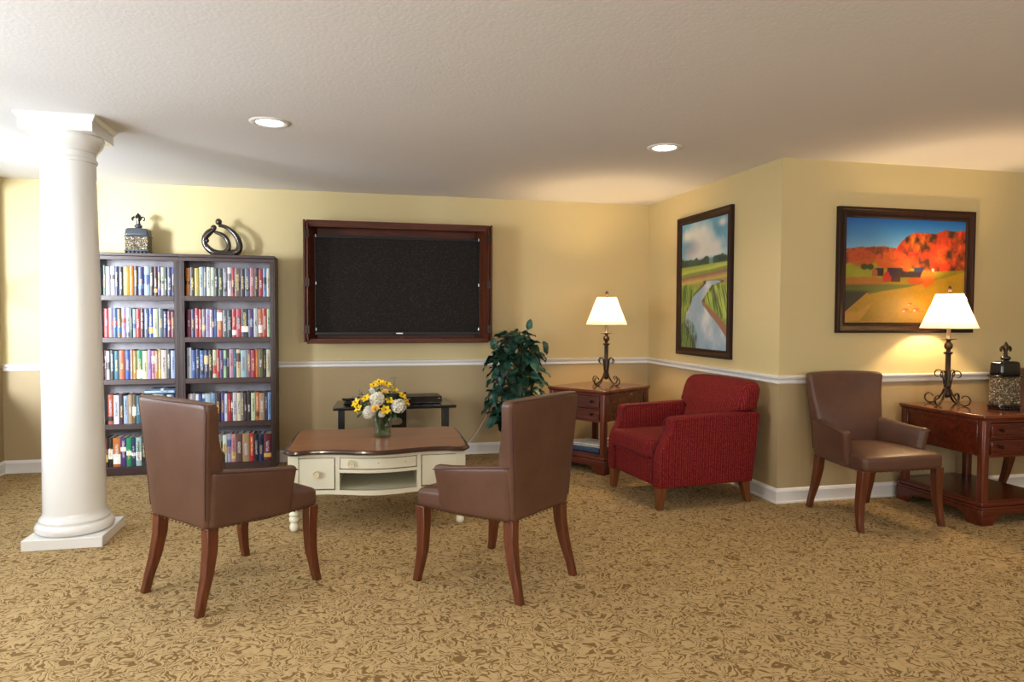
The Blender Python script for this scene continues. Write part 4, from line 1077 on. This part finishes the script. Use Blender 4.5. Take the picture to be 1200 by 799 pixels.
def seg(u, v, a, b, w):
    ax_, ay = a; bx_, by = b; L2 = (bx_-ax_)**2+(by-ay)**2; tt = np.clip(((u-ax_)*(bx_-ax_)+(v-ay)*(by-ay))/L2, 0, 1)
    return step(w-np.hypot(u-(ax_+tt*(bx_-ax_)), v-(ay+tt*(by-ay))), w*.8)
def autumn(u, v):
    c = np.zeros(u.shape+(3,)); sky = np.clip((v-.62)/.38, 0, 1)
    c[:] = np.array([150, 200, 228.])*(1-sky[..., None])+np.array([12, 92, 176.])*sky[..., None]
    n1 = vnoise(u, v, 9, 1); n2 = vnoise(u*1.2, v, 26, 2); n3 = vnoise(u, v, 60, 3)
    # far hill forest
    far = step(interp(u, [(0, .70), (.1, .72), (.3, .735), (.42, .72), (1, .7)])+.015*(n2-.5)-v, .008)
    n6 = vnoise(u*1.4, v, 50, 15, 2); fc_ = np.stack([96+150*n6, 34+80*n6, 18+30*n3], -1); c = c*(1-far[..., None])+fc_*far[..., None]
    c = mixc(c, (96, 44, 24), far*step(np.abs(v-.69)*-1+.03)*step(u-.18)*step(.35-u)*n2)
    # big forest
    edge = interp(u, [(0, 0), (.36, .0), (.365, .62), (.42, .74), (.48, .82), (.56, .87), (.66, .88), (.74, .87), (.82, .91), (.9, .90), (1, .92)])
    fo = step(edge+.02*(n2-.5)-v, .008)
    n4 = vnoise(u*1.3, v*.8, 17, 12, 3); n5 = vnoise(u*1.5, v, 75, 14, 2); cell = np.clip((n4-.28)*2.0, 0, 1)*(.62+.55*n5); dk = np.clip((n1-.3)*2.2, .25, 1)
    fr = np.stack([104+150*cell, 34+88*cell*dk+14*n5, 12+26*n3*cell], -1)
    c = c*(1-fo[..., None])+fr*fo[..., None]
    c = mixc(c, (52, 34, 18), fo*step(.33-n4, .1)*.8)
    # mid meadow
    me = step(interp(u, [(0, .56), (.12, .60), (.25, .62), (.34, .60), (.5, .54), (.7, .50), (1, .46)])-v, .01)
    mc = np.stack([130+50*n1, 138+36*n1, 26+20*n3], -1); c = c*(1-me[..., None])+mc*me[..., None]
    lt = (.45+.9*n6)*step(.15+.03*(n6-.5)-np.hypot((u-.38)*1.0, (v-.60)*1.7), .02)*step(n2-.25, .1); c = mixc(c, (226, 92, 30), np.clip(lt, 0, 1))
    lt = step(.11-np.hypot((u-.13)*1.0, (v-.62)*1.3), .02)*step(n2-.3, .1); c = mixc(c, (196, 78, 28), lt*(.4+.9*n6).clip(0, 1))
    low = step(interp(u, [(0, .44), (.2, .44), (.5, .46), (.7, .50), (1, .52)])-v, .012)
    lc = np.stack([150+40*n1-20*n3, 120+40*n1, 20+14*n3], -1); c = c*(1-low[..., None])+lc*low[..., None]
    br = step(interp(u, [(0, .42), (.15, .44), (.3, .42), (.33, .38)])-v, .01)*step(v-interp(u, [(0, .33), (.2, .34), (.35, .40)]), .01)*step(.34-u); c = mixc(c, (186, 96, 40), br*(.5+.5*n2))
    dg = step(interp(u, [(0, .36), (.25, .37), (.5, .37), (.62, .38)])-v, .02)*step(v-interp(u, [(0, .10), (.14, .26), (.3, .30), (.6, .355), (1, .9)]), .02)
    c = mixc(c, (74, 92, 24), dg*.85); sh = step(.30-v, .03)*step(v-interp(u, [(0, .08), (.2, .30)]), .02)*step(.2-u, .05); c = mixc(c, (22, 24, 16), sh*.9)
    # bright slope
    sl = step(interp(u, [(0, .0), (.16, .26), (.3, .30), (.5, .34), (.7, .40), (.85, .45), (1, .50)])-v, .01)
    sc_ = np.stack([196+34*n1-30*n3, 154+24*n1-24*n3, 20+14*n3], -1)*(.80+.25*v[..., None]*2); c = c*(1-sl[..., None])+np.clip(sc_, 0, 255)*sl[..., None]
    # barns
    def rect(x0, x1, y0, y1): return step(u-x0, .006)*step(x1-u, .006)*step(v-y0, .006)*step(y1-v, .006)
    def gable(x0, x1, y0, y1): return step(u-x0, .006)*step(x1-u, .006)*step(y1-(y1-y0)*np.abs((u-(x0+x1)/2)/((x1-x0)/2))-v, .006)*step(v-y0, .006)
    c = mixc(c, (34, 30, 44), rect(.235, .31, .49, .525)); c = mixc(c, (176, 90, 52), rect(.215, .26, .445, .50)); c = mixc(c, (176, 90, 52), gable(.21, .265, .49, .53)); c = mixc(c, (50, 26, 22), rect(.26, .31, .45, .495))
    c = mixc(c, (46, 30, 52), rect(.34, .50, .46, .53)*step(n3-.1)); c = mixc(c, (196, 30, 26), rect(.305, .375, .395, .465)); c = mixc(c, (196, 30, 26), gable(.305, .375, .455, .505))
    c = mixc(c, (44, 30, 60), rect(.36, .445, .455, .505)); c = mixc(c, (60, 20, 18), rect(.375, .45, .395, .457)); c = mixc(c, (40, 24, 22), rect(.45, .63, .44, .50)); c = mixc(c, (40, 48, 84), rect(.565, .64, .49, .54)); c = mixc(c, (228, 214, 196), rect(.715, .735, .49, .53))
    for (x, y, r) in ((.68, .44, .065), (.67, .40, .04), (.50, .54, .04)):
        k_ = step(r-np.hypot(u-x, (v-y)*.8)+.02*(n2-.5), .012); c = mixc(c, (232, 104, 28), k_*(.25+1.1*n6).clip(0, 1))
    k_ = step(.035-np.hypot((u-.58)*.5, v-.405), .01); c = mixc(c, (206, 88, 36), k_)
    for (x, y) in ((.15, .535), (.2, .535)): c = mixc(c, (40, 52, 20), step(.028-np.hypot(u-x, v-y), .01)*.9)
    # fence, bank and cows
    c = mixc(c, (196, 128, 60), seg(u, v, (0, .09), (.18, .28), .008)); c = mixc(c, (206, 150, 66), step(interp(u, [(0, .10), (.1, .10), (.2, .18), (.21, .0), (1, 0)])-v, .02)*step(v-interp(u, [(0, 0), (.12, .02), (.2, .14), (1, .2)]), .02)*(.5+.5*n2))
    for (x, y, s_) in ((.50, .125, 1), (.59, .13, 1.1), (.54, .185, .7)):
        c = mixc(c, (150, 66, 30), step(.022*s_-np.hypot((u-x)*.85, (v-y)*1.5), .006)); c = mixc(c, (240, 226, 200), step(.009*s_-np.hypot(u-x+.014, v-y+.012), .004)); c = mixc(c, (90, 60, 20), seg(u, v, (x+.02, y-.02), (x+.06, y-.02), .004)*.7)
    return c
def river(u, v):
    n1 = vnoise(u, v*1.3, 5, 5); n2 = vnoise(u, v*1.3, 18, 6); n3 = vnoise(u*3, v, 30, 7)
    c = np.zeros(u.shape+(3,)); c[:] = np.array([104, 170, 200.]); c += (n1-.5)[..., None]*40
    def blob(x, y, rx, ry): return np.clip(1.35-np.hypot((u-x)/rx, (v-y)/ry)+(n1-.5)*.8, 0, 1)
    for b in ((.40, .90, .25, .10), (.50, .82, .30, .10), (.66, .78, .25, .07), (.35, .76, .25, .06), (.88, .955, .10, .035), (.55, .73, .5, .035), (.15, .90, .16, .05)): c = mixc(c, (236, 234, 226), blob(*b)*.95)
    c = mixc(c, (150, 150, 170), blob(.2, .80, .18, .06)*.55)
    hz = .655
    tr = step(hz+.045+.05*(vnoise(u, v*0, 9, 8)-.35)+.012*(n2-.5)-v, .008)*step(v-hz+.02, .01); gap = step(np.abs(u-.66)-.04, .01)
    c = mixc(c, (46, 84, 74), tr*gap); c = mixc(c, (110, 150, 150), tr*(1-gap)*.8); c = mixc(c, (30, 60, 50), tr*gap*step(n2-.5, .1)*.7)
    g = step(hz+.01*(u-.5)-v, .01); gc = np.stack([150+50*n2, 176+20*n2, 66+20*n1], -1); c = c*(1-g[..., None])+gc*g[..., None]
    for (y, w_, col_) in ((.62, .012, (206, 214, 110)), (.575, .016, (150, 96, 100)), (.60, .008, (110, 150, 60)), (.54, .018, (214, 190, 92)), (.505, .02, (170, 130, 120)), (.555, .008, (190, 140, 110))):
        c = mixc(c, col_, step(w_-np.abs(v-y-.04*(u-.5)-.012*(n1-.5)), .01)*.75)
    gr = step(.50-v, .03); grass = np.stack([96+80*n3, 132+70*n3, 40+36*n3], -1); c = c*(1-gr[..., None])+grass*gr[..., None]
    c = mixc(c, (120, 92, 120), gr*step(.025-np.abs(v-.40-.2*(u-.8)), .02)*step(u-.7)*.6); c = mixc(c, (104, 84, 110), gr*step(.02-np.abs(v-.33-.3*u), .02)*step(.25-u)*.5)
    L = interp(v, [(0, .36), (.1, .25), (.2, .10), (.28, .12), (.34, .22), (.40, .26), (.44, .36), (.48, .48), (.51, .56), (.53, .55), (1, .55)])
    R_ = interp(v, [(0, 1.0), (.1, .98), (.2, .80), (.28, .62), (.34, .50), (.37, .47), (.42, .55), (.46, .62), (.49, .68), (.51, .86), (.52, .86), (.535, .62), (1, .6)])
    bank = step(u-L+.05, .02)*step(R_+.06-u, .02)*step(.53-v, .008); c = mixc(c, (82, 62, 50), bank*.85)
    rb = step(u-R_+.0, .01)*step(interp(v, [(0, 1.2), (.15, 1.05), (.25, .85), (.33, .62), (.37, .5), (1, .5)])-u, .02)*step(.37-v, .01); c = mixc(c, (164, 112, 90), rb)
    ri = step(u-L+.008*(n2-.5), .012)*step(R_-u+.008*(n2-.5), .012)*step(.528-v, .006)
    rc = np.stack([130+90*n1, 168+60*n1, 196+40*n1], -1); c = c*(1-ri[..., None])+np.clip(rc, 0, 250)*ri[..., None]
    c = mixc(c, (242, 244, 240), ri*np.clip((n1-.45)*4, 0, 1)*.7)
    # blades of grass: leaning streaks
    for (cx, cy, sx, sy, seed_, cols) in ((.8, .36, .28, .14, 1, ((178, 206, 90), (52, 92, 44))), (.12, .36, .18, .16, 2, ((160, 190, 80), (48, 86, 50))), (.14, .08, .24, .14, 3, ((92, 124, 84), (28, 58, 40)))):
        q = vnoise((u+.55*(v-cy)*(1 if cx > .5 else -.3))*9, v*1.2, 6, seed_, 2); ms_ = step(1-np.hypot((u-cx)/sx, (v-cy)/sy)+.3*(q-.5), .12)
        if seed_ != 3: ms_ = ms_*(1-ri)*(1-rb*.9)
        c = mixc(c, cols[0], ms_*step(q-.55, .1)*.9); c = mixc(c, cols[1], ms_*step(.42-q, .1)*.9)
    return c
def picture(name, label, cat, loc, rot, w, h, fw, fd, paint, nx, ny, moulding):
    t = thing(name, label, cat, loc, rot)          # local: x right, -y towards the viewer, z up from the bottom
    prof = moulding; m = MB()
    hw = w/2; corners = [(-hw, 0), (hw, 0), (hw, h), (-hw, h)]; inn = [(1, 1), (-1, 1), (-1, -1), (1, -1)]; n = len(prof); vs = []; fs = []
    for (x, z), (ix, iz) in zip(corners, inn):
        for o_, dpt in prof: vs.append((x+ix*o_, -dpt, z+iz*o_))
    for k in range(4):
        for i in range(n-1): a = k*n+i; b = ((k+1) % 4)*n+i; fs.append((a, b, b+1, a+1))
        fs.append((k*n+n-1, ((k+1) % 4)*n+n-1, ((k+1) % 4)*n, k*n))
    m.add(vs, fs); m.build('picture_frame', wood('frame_wood_'+name, (30, 15, 9), (52, 28, 17), 2, .5, 1, 0), t, smooth=30)
    iw, ih = w-2*fw, h-2*fw; us = np.linspace(0, 1, nx); vv = np.linspace(0, 1, ny); U, V = np.meshgrid(us, vv)
    C_ = np.clip(paint(U, V)*.88, 0, 255)/255; C_ = np.where(C_ <= .04045, C_/12.92, ((C_+.055)/1.055)**2.4)
    pts = [(-iw/2+iw*U[j, i], -.012, fw+ih*V[j, i]) for j in range(ny) for i in range(nx)]
    fcs = [(j*nx+i, j*nx+i+1, (j+1)*nx+i+1, (j+1)*nx+i) for j in range(ny-1) for i in range(nx-1)]
    me = bpy.data.meshes.new('canvas'); me.from_pydata(pts, [], fcs)
    at_ = me.color_attributes.new('paint', 'FLOAT_COLOR', 'POINT'); buf = np.ones((ny*nx, 4), np.float32); buf[:, :3] = C_.reshape(-1, 3); at_.data.foreach_set('color', buf.ravel())
    M = NT('painted_canvas_'+name); a = M.node('ShaderNodeVertexColor', layer_name='paint'); M.col(a.outputs[0]); M.setv(Roughness=.5)
    me.materials.append(M.m); o = bpy.data.objects.new('canvas', me); COL.objects.link(o); o.parent = t
    m = MB(); m.box(-hw+.01, hw-.01, -.010, 0, .01, h-.01); m.build('backing_board', 'blacksatin', t)
MOULD = [(.0, 0), (.0, .030), (.006, .034), (.016, .034), (.022, .028), (.046, .020), (.052, .024), (.060, .024), (.066, .012), (.066, .0)]
picture('river_painting', 'tall framed painting of a pale river winding through green grass', 'painting', (XC, -1.135, .985), -PI/2, .925, 1.225, .066, .03, river, 170, 240, MOULD)
picture('autumn_picture', 'framed picture of red barns under an orange autumn wooded hill', 'picture', (4.005, YR, 1.213), 0, 1.185, .905, .075, .03, autumn, 260, 200, [(o_*1.12, d_) for o_, d_ in MOULD])

# ------------------------------------------------------------ light
def area(name, loc, rot, sx, sy, e, c=(1, 1, 1)):
    L = bpy.data.lights.new(name, 'AREA'); L.shape = 'RECTANGLE'; L.size = sx; L.size_y = sy; L.energy = e; L.color = c
    o = bpy.data.objects.new(name, L); COL.objects.link(o); o.location = loc; o.rotation_euler = rot; return o
DAY = (.86, .93, 1.0)
for i, (a, b, e, f) in enumerate(WL): area('daylight_left_%d' % i, (XL-.35, (a+b)/2-.1*i, (e+f)/2-.3*i), (0, -PI/2, 0), f-e-.5*i, b-a-.8*i, (120, 30)[i], DAY)
for i, (a, b, e, f) in enumerate(WB): area('added_fill_front_%d' % i, ((a+b)/2, YB-.35, (e+f)/2), (PI/2, 0, 0), b-a, f-e, (118, 74, 34)[i], (1.0, .98, .95))  # fill light added outside the made-up front windows
ml = area('added_wall_beam', (-3.6, -3.7, 1.55), Vector((1.7, 3.7, .10)).to_track_quat('-Z', 'Y').to_euler(), .9, .9, 84, (.86, .93, 1.0)); ml.data.spread = 1.25  # added beam aimed through the left opening to brighten the back wall
w = bpy.data.worlds.new('World'); SC.world = w; w.use_nodes = True
w.node_tree.nodes['Background'].inputs[0].default_value = (.8, .9, 1, 1); w.node_tree.nodes['Background'].inputs[1].default_value = 1.0

# ------------------------------------------------------------ camera
cam = bpy.data.cameras.new('Camera'); co = bpy.data.objects.new('Camera', cam); COL.objects.link(co); SC.camera = co
yaw, pitch, roll = .2314, -.0367, .0039
fwd = Vector((math.sin(yaw)*math.cos(pitch), math.cos(yaw)*math.cos(pitch), math.sin(pitch))); right = Vector((math.cos(yaw), -math.sin(yaw), 0)); up = right.cross(fwd)
r_ = right*math.cos(roll)+up*math.sin(roll); u_ = -right*math.sin(roll)+up*math.cos(roll)
co.matrix_world = Matrix(((r_.x, u_.x, -fwd.x, 0), (r_.y, u_.y, -fwd.y, -6.576), (r_.z, u_.z, -fwd.z, 1.33), (0, 0, 0, 1)))
cam.sensor_width = 36; cam.lens = 818.87/1200*36; cam.clip_start = .05
SC.view_settings.view_transform = 'Standard'; SC.view_settings.look = 'None'; SC.view_settings.gamma = 1; SC.view_settings.use_curve_mapping = False
SC.view_settings.exposure = 0.2
